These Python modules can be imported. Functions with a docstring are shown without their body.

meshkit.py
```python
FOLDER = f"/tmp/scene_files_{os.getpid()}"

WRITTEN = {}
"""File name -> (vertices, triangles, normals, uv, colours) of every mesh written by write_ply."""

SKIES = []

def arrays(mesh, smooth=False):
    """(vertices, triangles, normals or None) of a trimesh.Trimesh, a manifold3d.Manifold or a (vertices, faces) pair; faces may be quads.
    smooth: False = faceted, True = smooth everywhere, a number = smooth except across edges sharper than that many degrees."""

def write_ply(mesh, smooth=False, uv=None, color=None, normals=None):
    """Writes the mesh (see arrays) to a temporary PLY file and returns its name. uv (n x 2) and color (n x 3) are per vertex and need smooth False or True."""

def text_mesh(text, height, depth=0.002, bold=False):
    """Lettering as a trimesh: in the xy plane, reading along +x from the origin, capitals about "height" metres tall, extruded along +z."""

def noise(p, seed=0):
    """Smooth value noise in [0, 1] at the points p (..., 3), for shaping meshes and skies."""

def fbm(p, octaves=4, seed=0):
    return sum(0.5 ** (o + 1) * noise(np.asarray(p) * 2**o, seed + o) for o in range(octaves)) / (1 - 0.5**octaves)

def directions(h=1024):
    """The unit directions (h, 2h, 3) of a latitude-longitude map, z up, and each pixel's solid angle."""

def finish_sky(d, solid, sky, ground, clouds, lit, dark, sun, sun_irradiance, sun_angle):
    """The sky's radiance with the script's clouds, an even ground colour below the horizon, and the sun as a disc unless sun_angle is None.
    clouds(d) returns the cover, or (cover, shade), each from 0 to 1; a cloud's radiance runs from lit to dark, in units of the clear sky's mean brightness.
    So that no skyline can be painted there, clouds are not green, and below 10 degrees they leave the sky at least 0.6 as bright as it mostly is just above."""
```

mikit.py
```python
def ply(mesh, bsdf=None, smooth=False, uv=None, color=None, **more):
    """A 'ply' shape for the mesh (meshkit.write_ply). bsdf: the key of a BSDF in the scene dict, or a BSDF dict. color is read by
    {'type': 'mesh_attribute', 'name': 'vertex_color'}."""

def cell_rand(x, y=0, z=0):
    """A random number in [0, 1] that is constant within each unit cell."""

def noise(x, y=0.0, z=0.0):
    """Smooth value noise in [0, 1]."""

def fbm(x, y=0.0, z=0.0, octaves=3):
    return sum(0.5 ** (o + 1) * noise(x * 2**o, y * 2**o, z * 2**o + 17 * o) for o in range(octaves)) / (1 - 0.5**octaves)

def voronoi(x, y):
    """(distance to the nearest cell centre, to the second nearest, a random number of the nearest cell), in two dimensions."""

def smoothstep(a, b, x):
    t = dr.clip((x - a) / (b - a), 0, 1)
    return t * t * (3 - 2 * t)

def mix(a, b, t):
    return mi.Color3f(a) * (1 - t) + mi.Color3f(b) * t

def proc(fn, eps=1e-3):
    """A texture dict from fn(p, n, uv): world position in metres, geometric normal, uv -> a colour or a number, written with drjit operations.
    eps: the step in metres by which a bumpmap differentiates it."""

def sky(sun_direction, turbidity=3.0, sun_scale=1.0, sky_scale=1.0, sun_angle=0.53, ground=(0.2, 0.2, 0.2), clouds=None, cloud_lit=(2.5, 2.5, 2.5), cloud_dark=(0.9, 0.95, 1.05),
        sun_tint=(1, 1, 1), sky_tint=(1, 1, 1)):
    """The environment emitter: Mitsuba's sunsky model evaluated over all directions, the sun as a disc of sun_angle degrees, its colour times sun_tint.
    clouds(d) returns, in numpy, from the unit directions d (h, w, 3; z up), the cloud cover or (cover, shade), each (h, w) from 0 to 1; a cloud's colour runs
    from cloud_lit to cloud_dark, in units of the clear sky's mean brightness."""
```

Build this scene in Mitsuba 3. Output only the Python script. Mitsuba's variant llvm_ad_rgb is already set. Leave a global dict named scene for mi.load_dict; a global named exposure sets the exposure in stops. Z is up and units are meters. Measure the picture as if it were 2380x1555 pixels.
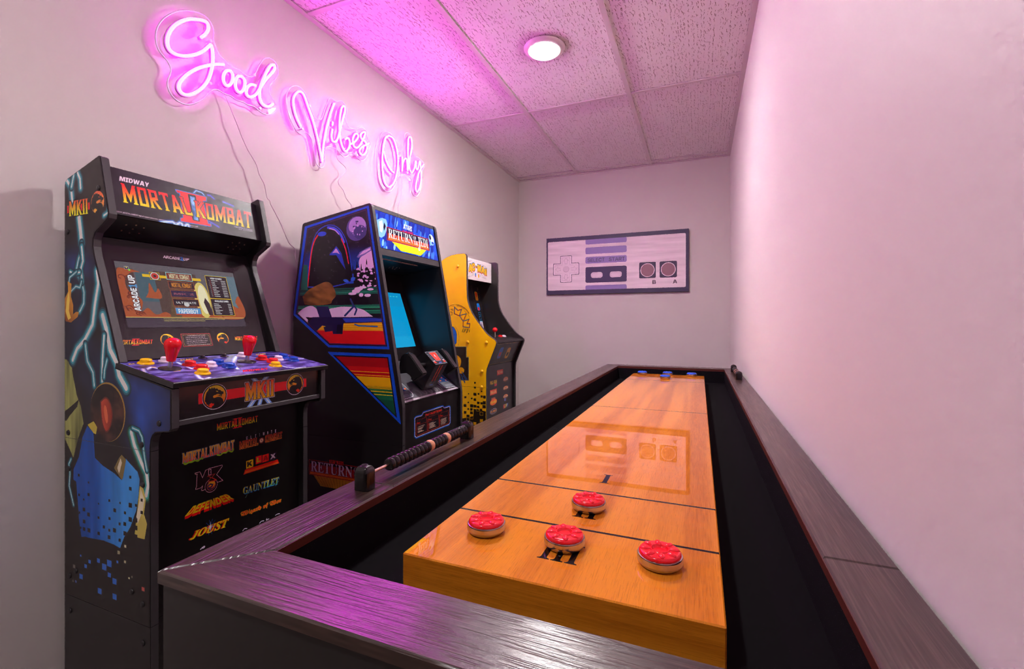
"""A small games room: three arcade cabinets on the left wall, a shuffleboard table on the right, neon lettering above."""
import math
import random
import glob
import numpy as np
import trimesh
import shapely
from shapely import affinity
from shapely.geometry import Polygon, LineString, Point, MultiPolygon, box as sbox
from shapely.ops import unary_union
import drjit as dr
import mitsuba as mi
import mikit
from mikit import noise, fbm, smoothstep, mix, cell_rand
import meshkit

random.seed(7)
np.random.seed(7)
T = mi.ScalarTransform4f
scene, labels = {}, {}

# ------------------------------------------------------------------ camera and exposure
EYE, YAW, FOCAL, HORIZON = (0.0, 0.0, 1.10), 0.3898, 1060.0, 748.0
FX, FY = -math.sin(YAW), math.cos(YAW)
scene['camera'] = {'type': 'perspective', 'fov': math.degrees(2 * math.atan(1190.0 / FOCAL)), 'fov_axis': 'x', 'near_clip': 0.02, 'far_clip': 50.0,
                   'principal_point_offset_y': (777.5 - HORIZON) / 1555.0,
                   'to_world': T().look_at(origin=list(EYE), target=[EYE[0] + FX, EYE[1] + FY, EYE[2]], up=[0, 0, 1])}
exposure = 0.0
LAMP = (715.0, 660.0, 650.0)          # radiance of the recessed lamp over the table
LAMP_NEAR = (350.0, 330.0, 330.0)     # the next recessed lamp of the row, above the near end of the table
NEON = (55.0, 0.70, 52.0)            # radiance of the pink neon tubes

# ------------------------------------------------------------------ small helpers
def lin(c):
    if isinstance(c, str):
        c = [int(c[i:i + 2], 16) for i in (1, 3, 5)]
    c = np.asarray(c, float) / 255.0
    return np.where(c <= 0.04045, c / 12.92, ((c + 0.055) / 1.055) ** 2.4)

def rgb(c):
    return {'type': 'rgb', 'value': [float(x) for x in (lin(c) if isinstance(c, str) else c)]}

def mat(key, base, rough=0.5, spec=0.5, metal=0.0, **more):
    b = {'type': 'principled', 'base_color': base if isinstance(base, dict) else rgb(base), 'roughness': rough, 'metallic': metal, **more}
    if metal == 0.0:
        b['specular'] = spec
    scene[key] = {'type': 'twosided', 'bsdf': b}

COUNT = {}
def numbered(name):
    n = COUNT.get(name, 0)
    COUNT[name] = n + 1
    return name if n == 0 else f'{name}_{n:03d}'

def obj(name, mesh, bsdf, parent=None, smooth=False, label=None, **more):
    key = numbered((parent + '__' if parent else '') + name)
    scene[key] = mikit.ply(mesh, bsdf, smooth=smooth, **more)
    if label:
        labels[key] = {'label': label}
    return key

def thing(name, label, cat, group=None):
    key = numbered(name)
    labels[key] = {'label': label, 'category': cat}
    if group:
        labels[key]['group'] = group
    return key

def struct(name, mesh, bsdf, label, cat, smooth=False):
    key = obj(name, mesh, bsdf, None, smooth)
    labels[key] = {'label': label, 'category': cat, 'kind': 'structure'}
    return key

def cat(*ms):
    ms = [m for x in ms for m in (x if isinstance(x, (list, tuple)) else [x])]
    return trimesh.util.concatenate(ms)

def bx(x0, x1, y0, y1, z0, z1, bev=0.0):
    lo, hi = np.array([x0, y0, z0], float), np.array([x1, y1, z1], float)
    if bev <= 0:
        m = trimesh.creation.box(extents=hi - lo)
        m.apply_translation((lo + hi) / 2)
        return m
    pts = []
    for k in range(3):
        l, h = lo + bev, hi - bev
        l[k], h[k] = lo[k], hi[k]
        pts += [[(l, h)[i][0], (l, h)[j][1], (l, h)[q][2]] for i in (0, 1) for j in (0, 1) for q in (0, 1)]
    return trimesh.convex.convex_hull(np.array(pts))

def xf(m, M):
    m = m.copy()
    m.apply_transform(np.asarray(M))
    return m

def frame(O, A, B):
    """4x4 whose columns are A, B, A x B, O: panel coordinates (a, b, out)."""
    A, B = np.array(A, float), np.array(B, float)
    A, B = A / np.linalg.norm(A), B / np.linalg.norm(B)
    M = np.eye(4)
    M[:3, 0], M[:3, 1], M[:3, 2], M[:3, 3] = A, B, np.cross(A, B), O
    return M

def polys(g):
    if g.is_empty:
        return []
    return [p for p in getattr(g, 'geoms', [g]) for p in (polys(p) if hasattr(p, 'geoms') else [p]) if p.geom_type == 'Polygon' and p.area > 1e-10]

def extrude(g, h, M=None, base=0.0):
    ms = [trimesh.creation.extrude_polygon(p, h, engine='earcut') for p in polys(g)]
    m = cat(ms)
    m.apply_translation([0, 0, base])
    return m if M is None else xf(m, M)

def slab(g, h, bev, M=None, base=0.0):
    """Convex outline extruded by h with a chamfered top edge."""
    lo, hi = np.array(g.exterior.coords)[:-1], np.array(g.buffer(-bev, join_style='mitre').exterior.coords)[:-1]
    v = np.vstack([np.c_[lo, np.full(len(lo), base)], np.c_[lo, np.full(len(lo), base + h - bev)], np.c_[hi, np.full(len(hi), base + h)]])
    m = trimesh.convex.convex_hull(v)
    return m if M is None else xf(m, M)

def lathe(profile, n=40, at=(0, 0, 0), M=None):
    m = trimesh.creation.revolve(np.array(profile, float), sections=n)
    m.apply_translation(at)
    return m if M is None else xf(m, M)

def tube(pts, r, n=10, closed_ends=True):
    p = np.asarray(pts, float)
    t = np.gradient(p, axis=0)
    t /= np.linalg.norm(t, axis=1, keepdims=True) + 1e-12
    a = np.cross(t, [1.0, 0.02, 0.03])
    bad = np.linalg.norm(a, axis=1) < 0.05
    a[bad] = np.cross(t[bad], [0, 0, 1.0])
    a /= np.linalg.norm(a, axis=1, keepdims=True)
    b = np.cross(t, a)
    ang = np.arange(n) * 2 * np.pi / n
    v = p[:, None] + r * (np.cos(ang)[None, :, None] * a[:, None] + np.sin(ang)[None, :, None] * b[:, None])
    k = len(p)
    i, j = np.meshgrid(np.arange(k - 1), np.arange(n), indexing='ij')
    q = np.stack([i * n + j, i * n + (j + 1) % n, (i + 1) * n + (j + 1) % n, (i + 1) * n + j], -1).reshape(-1, 4)
    f = np.vstack([q[:, [0, 1, 2]], q[:, [0, 2, 3]]])
    v = v.reshape(-1, 3)
    if closed_ends:
        s, e = p[0] - t[0] * r * 0.7, p[-1] + t[-1] * r * 0.7
        v = np.vstack([v, s, e])
        jj = np.arange(n)
        f = np.vstack([f, np.stack([np.full(n, k * n), (jj + 1) % n, jj], 1), np.stack([np.full(n, k * n + 1), (k - 1) * n + jj, (k - 1) * n + (jj + 1) % n], 1)])
    m = trimesh.Trimesh(v, f, process=False)
    if m.volume < 0:
        m.invert()
    return m

def smooth_path(pts, step=0.006):
    """Catmull-Rom through the points, evenly resampled."""
    p = np.asarray(pts, float)
    q = np.vstack([2 * p[0] - p[1], p, 2 * p[-1] - p[-2]])
    out = []
    for i in range(1, len(q) - 2):
        t = np.linspace(0, 1, 14, endpoint=False)[:, None]
        a, b, c, d = q[i - 1], q[i], q[i + 1], q[i + 2]
        out.append(0.5 * (2 * b + (c - a) * t + (2 * a - 5 * b + 4 * c - d) * t ** 2 + (3 * b - a - 3 * c + d) * t ** 3))
    out = np.vstack(out + [p[-1:]])
    s = np.r_[0, np.cumsum(np.linalg.norm(np.diff(out, axis=0), axis=1))]
    u = np.linspace(0, s[-1], max(3, int(s[-1] / step) + 1))
    return np.stack([np.interp(u, s, out[:, k]) for k in range(p.shape[1])], 1)

# ------------------------------------------------------------------ lettering as outlines
FONTS = glob.glob('/opt/blender-*/*/datafiles/fonts/')[0]
def text_poly(text, font='inter', weight=900):
    """The text as a shapely shape: baseline at 0, from x = 0, in font units of about 100."""
    from PIL import Image, ImageDraw, ImageFont
    f = ImageFont.truetype(FONTS + {'inter': 'Inter.woff2', 'math': 'NotoSansMath-Regular.woff2', 'mono': 'DejaVuSansMono.woff2'}[font], 120)
    if font == 'inter':
        f.set_variation_by_axes([24, weight])
    x0, y0, x1, y1 = f.getbbox(text, anchor='ls')
    im = Image.new('L', (x1 - x0 + 8, y1 - y0 + 8))
    ImageDraw.Draw(im).text((4 - x0, 4 - y0), text, 255, f, anchor='ls')
    on = np.pad(np.asarray(im) > 127, ((0, 0), (1, 1))).astype(np.int8)
    rows, st = np.nonzero(np.diff(on, axis=1) == 1)
    en = np.nonzero(np.diff(on, axis=1) == -1)[1]
    return unary_union(shapely.box(st, -rows - 1, en, -rows)).buffer(0.7).buffer(-0.7).simplify(0.9)

def styled(text, start_upper, start_lower):
    """Text in one of the mathematical alphabets (serif bold, fraktur, script)."""
    return ''.join(chr(start_upper + ord(c) - 65) if 'A' <= c <= 'Z' else chr(start_lower + ord(c) - 97) if 'a' <= c <= 'z' else c for c in text)

def serif(text):
    return text_poly(styled(text, 0x1D400, 0x1D41A), 'math')

def serif_italic(text):
    return text_poly(styled(text, 0x1D468, 0x1D482), 'math')

def fraktur(text):
    return text_poly(styled(text, 0x1D56C, 0x1D586), 'math')

def strokes(lines, w):
    return unary_union([LineString(l).buffer(w / 2, cap_style='flat', join_style='mitre') for l in lines])

K = {  # tall condensed slab letters with sharp feet, one unit high: width, heavy strokes, serifs
    'M': (.86, [[(.13, 0), (.13, 1)], [(.13, .97), (.43, .25), (.73, .97)], [(.73, 0), (.73, 1)]], [[(0, .03), (.27, .03)], [(.59, .03), (.86, .03)], [(0, .97), (.2, .97)], [(.66, .97), (.86, .97)]]),
    'O': (.62, [[(.12, 0), (.12, 1)], [(.5, 0), (.5, 1)], [(.12, .06), (.5, .06)], [(.12, .94), (.5, .94)]], []),
    'R': (.68, [[(.13, 0), (.13, 1)], [(.1, .94), (.5, .94), (.5, .55), (.2, .5)], [(.25, .52), (.58, 0)]], [[(0, .03), (.27, .03)], [(.45, .03), (.68, .03)], [(0, .97), (.2, .97)]]),
    'T': (.6, [[(.3, 0), (.3, 1)], [(0, .94), (.6, .94)]], [[(.16, .03), (.44, .03)], [(.03, .8), (.03, 1)], [(.57, .8), (.57, 1)]]),
    'A': (.72, [[(.12, 0), (.34, 1)], [(.38, 1), (.6, 0)], [(.2, .3), (.52, .3)]], [[(0, .03), (.24, .03)], [(.48, .03), (.72, .03)]]),
    'L': (.58, [[(.13, 0), (.13, 1)], [(.1, .06), (.52, .06)]], [[(0, .97), (.26, .97)], [(.54, 0), (.54, .22)]]),
    'K': (.7, [[(.13, 0), (.13, 1)], [(.15, .45), (.58, 1)], [(.25, .55), (.58, 0)]], [[(0, .03), (.27, .03)], [(.45, .03), (.7, .03)], [(0, .97), (.27, .97)], [(.45, .97), (.7, .97)]]),
    'B': (.64, [[(.13, 0), (.13, 1)], [(.1, .94), (.48, .94), (.5, .55), (.16, .52)], [(.2, .5), (.54, .46), (.54, .06), (.1, .06)]], [[(0, .97), (.2, .97)], [(0, .03), (.2, .03)]]),
    'I': (.3, [[(.15, 0), (.15, 1)]], [[(0, .03), (.3, .03)], [(0, .97), (.3, .97)]]),
    ' ': (.3, [], []),
}
def slab_word(text, heavy=.16, gap=.05):
    x, out = 0, []
    for c in text:
        w, a, b = K[c]
        if a:
            out.append(affinity.translate(unary_union([strokes(a, heavy), strokes(b, .07)] if b else [strokes(a, heavy)]), x, 0))
        x += w + gap
    return unary_union(out).intersection(sbox(-1, 0, x + 1, 1))

def fit(g, bl, br, tl):
    """Maps the shape's bounds onto the parallelogram with these three corners."""
    x0, y0, x1, y1 = g.bounds
    bl, br, tl = (np.asarray(p, float) for p in (bl, br, tl))
    u, v = (br - bl) / (x1 - x0), (tl - bl) / (y1 - y0)
    o = bl - u * x0 - v * y0
    return affinity.affine_transform(g, [u[0], v[0], u[1], v[1], o[0], o[1]])

def P(pts):
    return Polygon(pts).buffer(0)

def L(pts, w, cap='round'):
    return LineString(pts).buffer(w / 2, cap_style=cap)

def ell(c, ra, rb, rot=0.0):
    return affinity.translate(affinity.rotate(affinity.scale(Point(0, 0).buffer(1, 24), ra, rb), rot), c[0], c[1])

class Print:
    """Flat printing on one panel: layers painted one over the other, cut so that nothing overlaps, as one coloured mesh."""
    def __init__(self, M, lift=0.0005, gain=1.0):
        self.M, self.lift, self.layers, self.gain = M, lift, [], gain  # gain brightens the print colours where little light reaches the panel

    def add(self, g, col, col2=None, p0=None, p1=None, fn=None, cell=None):
        self.layers.append((g, lin(col), None if col2 is None else lin(col2), p0, p1, fn, cell))
        return self

    def glow(self, g, cols, width):
        """Halo: the shape widened in steps, the last colour innermost."""
        n = len(cols)
        for i, c in enumerate(cols):
            self.add(g.buffer(width * (1 - i / (n - 1)) if n > 1 else 0), c)
        return self

    def clip(self, region):
        self.layers = [(g.intersection(region), *r) for g, *r in self.layers]
        return self

    def pieces(self):
        occ, out = Polygon(), []
        for g, c, c2, p0, p1, fn, cell in reversed(self.layers):
            vis = g.difference(occ) if not occ.is_empty else g
            occ = unary_union([occ, g])
            cells = [vis]
            if fn is not None:
                x0, y0, x1, y1 = vis.bounds if not vis.is_empty else (0, 0, 0, 0)
                ca, cb = cell
                vis = vis.buffer(.0004)
                X, Y = np.meshgrid(np.arange(math.floor(x0 / ca), math.ceil(x1 / ca)) * ca, np.arange(math.floor(y0 / cb), math.ceil(y1 / cb)) * cb)
                shapely.prepare(vis)
                cells = list(shapely.intersection(vis, shapely.box(X.ravel(), Y.ravel(), X.ravel() + ca, Y.ravel() + cb)))
            for cg in cells:
                for p in polys(cg):
                    try:
                        v, f = trimesh.creation.triangulate_polygon(p, engine='earcut')
                    except Exception:
                        continue
                    v = np.asarray(v)[:, :2]
                    if len(f) == 0:
                        continue
                    s = v[f]
                    ar = (s[:, 1, 0] - s[:, 0, 0]) * (s[:, 2, 1] - s[:, 0, 1]) - (s[:, 1, 1] - s[:, 0, 1]) * (s[:, 2, 0] - s[:, 0, 0])
                    f = np.where((ar < 0)[:, None], f[:, ::-1], f)
                    if fn is not None:
                        col = fn(v)
                    elif c2 is not None:
                        d = np.subtract(p1, p0)
                        t = np.clip(((v - p0) @ d) / (d @ d), 0, 1)[:, None]
                        col = c * (1 - t) + c2 * t
                    else:
                        col = np.tile(c, (len(v), 1))
                    out.append((v, f, col, c, -.00012 if fn is not None else 0.0))
        return out

    def mesh(self, pieces):
        n = np.cumsum([0] + [len(p[0]) for p in pieces])
        v = np.vstack([p[0] for p in pieces])
        v = np.c_[v, np.concatenate([np.full(len(p[0]), self.lift + p[4]) for p in pieces])] @ self.M[:3, :3].T + self.M[:3, 3]
        return trimesh.Trimesh(v, np.vstack([p[1] + k for p, k in zip(pieces, n)]), process=False), np.vstack([p[2] for p in pieces])

    def build(self, name, bsdf, parent, label=None):
        m, col = self.mesh(self.pieces())
        return obj(name, m, bsdf, parent, color=np.clip(col * self.gain, 0, .92), label=label)

    def light(self, name, parent, gain, bsdf, weight=0.02):
        """A lit display: one piece for each of its colours, giving off that colour."""
        groups = {}
        for p in self.pieces():
            groups.setdefault(tuple(np.round(p[3], 4)), []).append(p)
        key = numbered(parent + '__' + name)
        for i, (c, ps) in enumerate(groups.items()):
            m, _ = self.mesh(ps)
            scene[f'{key}__{i + 1:03d}'] = mikit.ply(m, bsdf, emitter={'type': 'area', 'sampling_weight': weight, 'radiance': rgb(np.maximum(np.array(c) * gain, 1e-4))})
        return key

def nebula(seed, dark, mid, lit, scale=9.0, stretch=(1, 1)):
    d, m, l = lin(dark), lin(mid), lin(lit)
    def fn(v):
        q = np.c_[v * scale * np.array(stretch), np.full(len(v), seed * 3.7)]
        t = np.clip((meshkit.fbm(q, 4, seed) - 0.3) / 0.42, 0, 1)[:, None]
        return np.where(t < .5, d + (m - d) * t * 2, m + (l - m) * (t * 2 - 1))
    return fn

def emblem(pr, c, r, s=1.0, ink='#0a0608', top='#f2c21c', low='#e02a18', ring=None):
    """Round crest: a dragon's head and neck in dark silhouette on a yellow to red disc."""
    at = lambda pts: P([(c[0] + x * r * s, c[1] + y * r) for x, y in pts])
    if ring:
        pr.add(ell(c, r * 1.14, r * 1.14), ring).add(ell(c, r * 1.09, r * 1.09), ink)
    pr.add(ell(c, r, r), low, top, (c[0], c[1] - r), (c[0], c[1] + r))
    neck = at([(-.3, -1.02), (-.28, -.78), (-.42, -.7), (-.55, -.78), (-.62, -.6), (-.74, -.62), (-.78, -.42), (-.9, -.3), (-.86, .05), (-.78, .38), (-.6, .62), (-.5, .84), (-.38, .7), (-.28, .86), (-.18, .72), (-.06, .84), (.04, .68), (.2, .7),
               (.3, .56), (.5, .52), (.6, .38), (.78, .34), (.8, .16), (.64, .1), (.66, .0), (.5, .06), (.36, .18), (.18, .2), (.04, .12), (-.1, .12), (-.2, .0), (-.1, -.12), (.1, -.1), (.3, -.06), (.52, -.12), (.7, -.3), (.78, -.55), (.74, -.72), (.5, -.95), (.1, -1.05)])
    pr.add(neck.intersection(ell(c, r * 1.02, r * 1.02)), ink)
    pr.add(at([(.12, .5), (.3, .44), (.24, .38), (.12, .42)]), top)
    pr.add(at([(.2, .1), (.42, -.02), (.66, -.08), (.6, -.0), (.4, .08)]), ink)
    pr.add(at([(-.5, -.62), (-.3, -.5), (-.22, -.62), (-.1, -.58), (-.08, -.74), (-.3, -.86), (-.5, -.8)]), low)

# ------------------------------------------------------------------ materials
def wall_bump(p, n, uv):
    return 0.5 * fbm(p.x * 260, p.y * 260, p.z * 260, 2) + 0.5 * noise(p.x * 60, p.y * 60, p.z * 60)

def paint(key, col, rough, spec=0.5):
    scene[key] = {'type': 'twosided', 'bsdf': {'type': 'bumpmap', 'arbitrary': mikit.proc(wall_bump), 'scale': 0.0007,
                  'bsdf': {'type': 'principled', 'base_color': rgb(col), 'roughness': rough, 'specular': spec}}}

paint('wall_paint', '#cbc6c1', 0.5, 0.12)
mat('carpet', '#6d655e', 0.95, 0.1)
mat('grid_white', '#d2cac8', 0.45, 0.4)

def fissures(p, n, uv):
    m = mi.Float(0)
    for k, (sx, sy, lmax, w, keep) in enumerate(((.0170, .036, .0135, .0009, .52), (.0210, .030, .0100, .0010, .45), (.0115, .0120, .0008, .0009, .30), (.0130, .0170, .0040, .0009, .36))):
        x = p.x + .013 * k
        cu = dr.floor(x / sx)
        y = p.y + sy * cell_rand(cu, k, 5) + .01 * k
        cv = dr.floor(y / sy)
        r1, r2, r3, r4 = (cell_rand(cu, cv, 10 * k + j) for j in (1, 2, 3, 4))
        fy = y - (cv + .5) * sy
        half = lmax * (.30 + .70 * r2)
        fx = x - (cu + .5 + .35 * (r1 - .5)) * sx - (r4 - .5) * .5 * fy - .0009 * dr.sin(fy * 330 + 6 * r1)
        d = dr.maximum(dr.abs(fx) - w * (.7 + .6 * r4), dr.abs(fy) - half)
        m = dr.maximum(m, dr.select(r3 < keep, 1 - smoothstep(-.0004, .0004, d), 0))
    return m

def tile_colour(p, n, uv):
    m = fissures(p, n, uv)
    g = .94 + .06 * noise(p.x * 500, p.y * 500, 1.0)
    return mix((.80, .77, .755), (.17, .11, .085), m * .93) * g  # punched holes have no depth; dark brown stands for the shade inside

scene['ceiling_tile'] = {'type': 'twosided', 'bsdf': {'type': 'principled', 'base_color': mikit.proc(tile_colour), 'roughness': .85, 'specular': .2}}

def grain(along, across, k):
    a = noise(across * 420, along * 16, k) * noise(across * 900, along * 30, k + 7)
    b = noise(across * 70, along * 2.2, k + 3)
    return a, b

def dark_wood(sel, dark, light):
    def colour(p, n, uv):
        al, ac = (p.y, p.x) if sel == 'y' else (p.x, p.y)
        a, b = grain(al, ac + .35 * p.z, 2.0)
        return mix(dark, light, dr.clip(.55 * b + .9 * a - .1, 0, 1))
    def bump(p, n, uv):
        al, ac = (p.y, p.x) if sel == 'y' else (p.x, p.y)
        w = ac + .004 * noise(al * 9, ac * 20, 4.0)
        return smoothstep(.25, .6, noise(w * 520, al * 22, 1.0)) * .8 + .2 * noise(w * 1300, al * 60, 2.0)
    return {'type': 'twosided', 'bsdf': {'type': 'bumpmap', 'arbitrary': mikit.proc(bump, 5e-4), 'scale': 0.00022,
            'bsdf': {'type': 'principled', 'base_color': mikit.proc(colour), 'roughness': .27, 'specular': .8}}}

scene['rail_wood'] = dark_wood('y', (.014, .008, .0065), (.052, .027, .02))
scene['rail_wood_cross'] = dark_wood('x', (.014, .008, .0065), (.052, .027, .02))
mat('rail_edge_wood', (.055, .011, .007), .4, .4)
mat('apron_wood', (.012, .011, .0105), .42, .5)

def maple(p, n, uv):
    al = dr.select(dr.abs(n.y) > .5, p.x, p.y)
    ac = dr.select(dr.abs(n.z) > .5, p.x, p.z)
    ac += .012 * noise(ac * 6, al * 1.3, 5.0)
    broad = fbm(ac * 26, al * 1.1, 2.0, 3)
    fine = noise(ac * 850, al * 34, 3.0)
    fleck = smoothstep(.55, .95, noise(ac * 1500, al * 80, 9.0) * noise(ac * 1900, al * 45, 4.0) * 1.7)
    c = mix((.66, .228, .016), (.43, .112, .006), smoothstep(.3, .75, broad))
    c = mix(c, (.74, .27, .022), .35 * fine)
    return mix(c, (.24, .05, .004), .26 * fleck)
scene['board_wood'] = {'type': 'plastic', 'int_ior': 1.52, 'diffuse_reflectance': mikit.proc(maple)}

def felt_fn(p, n, uv):
    s = smoothstep(.80, .97, noise(p.x * 900, p.y * 900, p.z * 900))
    return mix((.0045, .0042, .005), (.07, .07, .08), s * .35)
scene['felt'] = {'type': 'twosided', 'bsdf': {'type': 'principled', 'base_color': mikit.proc(felt_fn), 'roughness': .95, 'specular': .05}}

scene['print_gloss'] = {'type': 'twosided', 'bsdf': {'type': 'principled', 'base_color': {'type': 'mesh_attribute', 'name': 'vertex_color'}, 'roughness': .32, 'specular': .45}}
scene['print_matte'] = {'type': 'twosided', 'bsdf': {'type': 'principled', 'base_color': {'type': 'mesh_attribute', 'name': 'vertex_color'}, 'roughness': .5, 'specular': .3}}
mat('ink', (.004, .002, .003), .08, .35)
mat('cabinet_black', (.010, .0092, .0095), .36, .5)
mat('cabinet_edge', (.030, .028, .030), .5, .5)
mat('cabinet_inner', (.0065, .006, .0065), .3, .5)
mat('added_liner_gloss', (.009, .009, .010), .36, 1.0)
mat('bezel_gloss', (.008, .007, .008), .1, .5)
mat('display_glass', (.004, .004, .005), .08, .5)
mat('cap_black', (.012, .012, .013), .3, .5)
mat('cabinet_yellow', (.93, .57, .0), .38, .5)
mat('cap_yellow', (.93, .58, .01), .3, .5)
mat('plastic_red', '#e3101c', .22, .5)
mat('plastic_red_button', '#dd1a1c', .25, .5)
mat('plastic_yellow', '#f4bc00', .25, .5)
mat('plastic_blue', '#0c3fa8', .25, .5)
mat('plastic_white', '#e6d7e8', .25, .5)
mat('plastic_black', (.012, .011, .012), .28, .5)
mat('steel', (.5, .47, .44), .16, metal=1.0)
mat('copper', (.80, .52, .40), .2, metal=1.0)
mat('bead_black', (.005, .004, .004), .16, .4)
mat('bead_tan', '#d99a72', .3, .5)
mat('puck_red', '#e00f20', .16, .55)
mat('puck_blue', '#1450c8', .16, .55)
mat('canvas_edge', '#3a3548', .6, .3)
mat('lamp_trim', '#efebe6', .35, .5)
mat('white_gloss', '#ece6e4', .3, .5)
mat('edge_lit_white', (.86, .82, .92), .2, .6)  # whitish colour stands for the glow of edge-lit acrylic
mat('cord_clear', (.62, .52, .56), .15, .7)
scene['acrylic'] = {'type': 'thindielectric', 'int_ior': 1.3}
mat('tube_body', (.45, .2, .45), .4, .4)

# ------------------------------------------------------------------ the room
XL, XR, YB, YF, ZC = -1.519, 0.2175, 3.86, -2.6, 2.3712
struct('floor', bx(XL - .1, XR + .1, YF - .1, YB + .1, -.1, 0), 'carpet', 'taupe carpet under the table and the cabinets', 'floor')
struct('wall_left', bx(XL - .1, XL, YF - .1, YB + .1, 0, ZC + .1), 'wall_paint', 'greige wall behind the three arcade cabinets, pink from the neon', 'wall')
struct('wall_right', bx(XR, XR + .1, YF - .1, YB + .1, 0, ZC + .1), 'wall_paint', 'satin wall beside the long side of the shuffleboard table', 'wall')
struct('wall_back', bx(XL, XR, YB, YB + .1, 0, ZC + .1), 'wall_paint', 'end wall that carries the game controller canvas', 'wall')
struct('wall_front', bx(XL, XR, YF - .1, YF, 0, ZC + .1), 'wall_paint', 'wall at the near end of the room', 'wall')
labels['ceiling'] = {'label': 'suspended ceiling of white fissured tiles in a white metal grid', 'category': 'ceiling', 'kind': 'structure'}
obj('backing', bx(XL, XR, YF, YB, ZC + .05, ZC + .1), 'grid_white', 'ceiling')
GX = [XL, -.974, -.364, XR]
GY = [YF, -2.08, -.91, .26, 1.43, 2.605, 3.765, YB]
for i in range(3):
    for j in range(7):
        x0, x1, y0, y1 = GX[i], GX[i + 1], GY[j], GY[j + 1]
        m = bx(x0 + .004, x1 - .004, y0 + .004, y1 - .004, ZC + .0058 + .0016 * ((i * 5 + j * 3) % 4) / 3, ZC + .02, .001)
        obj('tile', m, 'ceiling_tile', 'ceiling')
for x in GX[1:3]:
    obj('grid_runner', bx(x - .012, x + .012, YF, YB, ZC, ZC + .004, .0008), 'grid_white', 'ceiling')
for i in range(3):
    for y in GY[1:-1]:
        obj('grid_runner', bx(GX[i] + .0121, GX[i + 1] - .0121, y - .012, y + .012, ZC + .0004, ZC + .0044, .0008), 'grid_white', 'ceiling')
trims = [(XL, XL + .022, YF, YB), (XR - .022, XR, YF, YB), (XL + .0221, XR - .0221, YB - .022, YB), (XL + .0221, XR - .0221, YF, YF + .022)]
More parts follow.
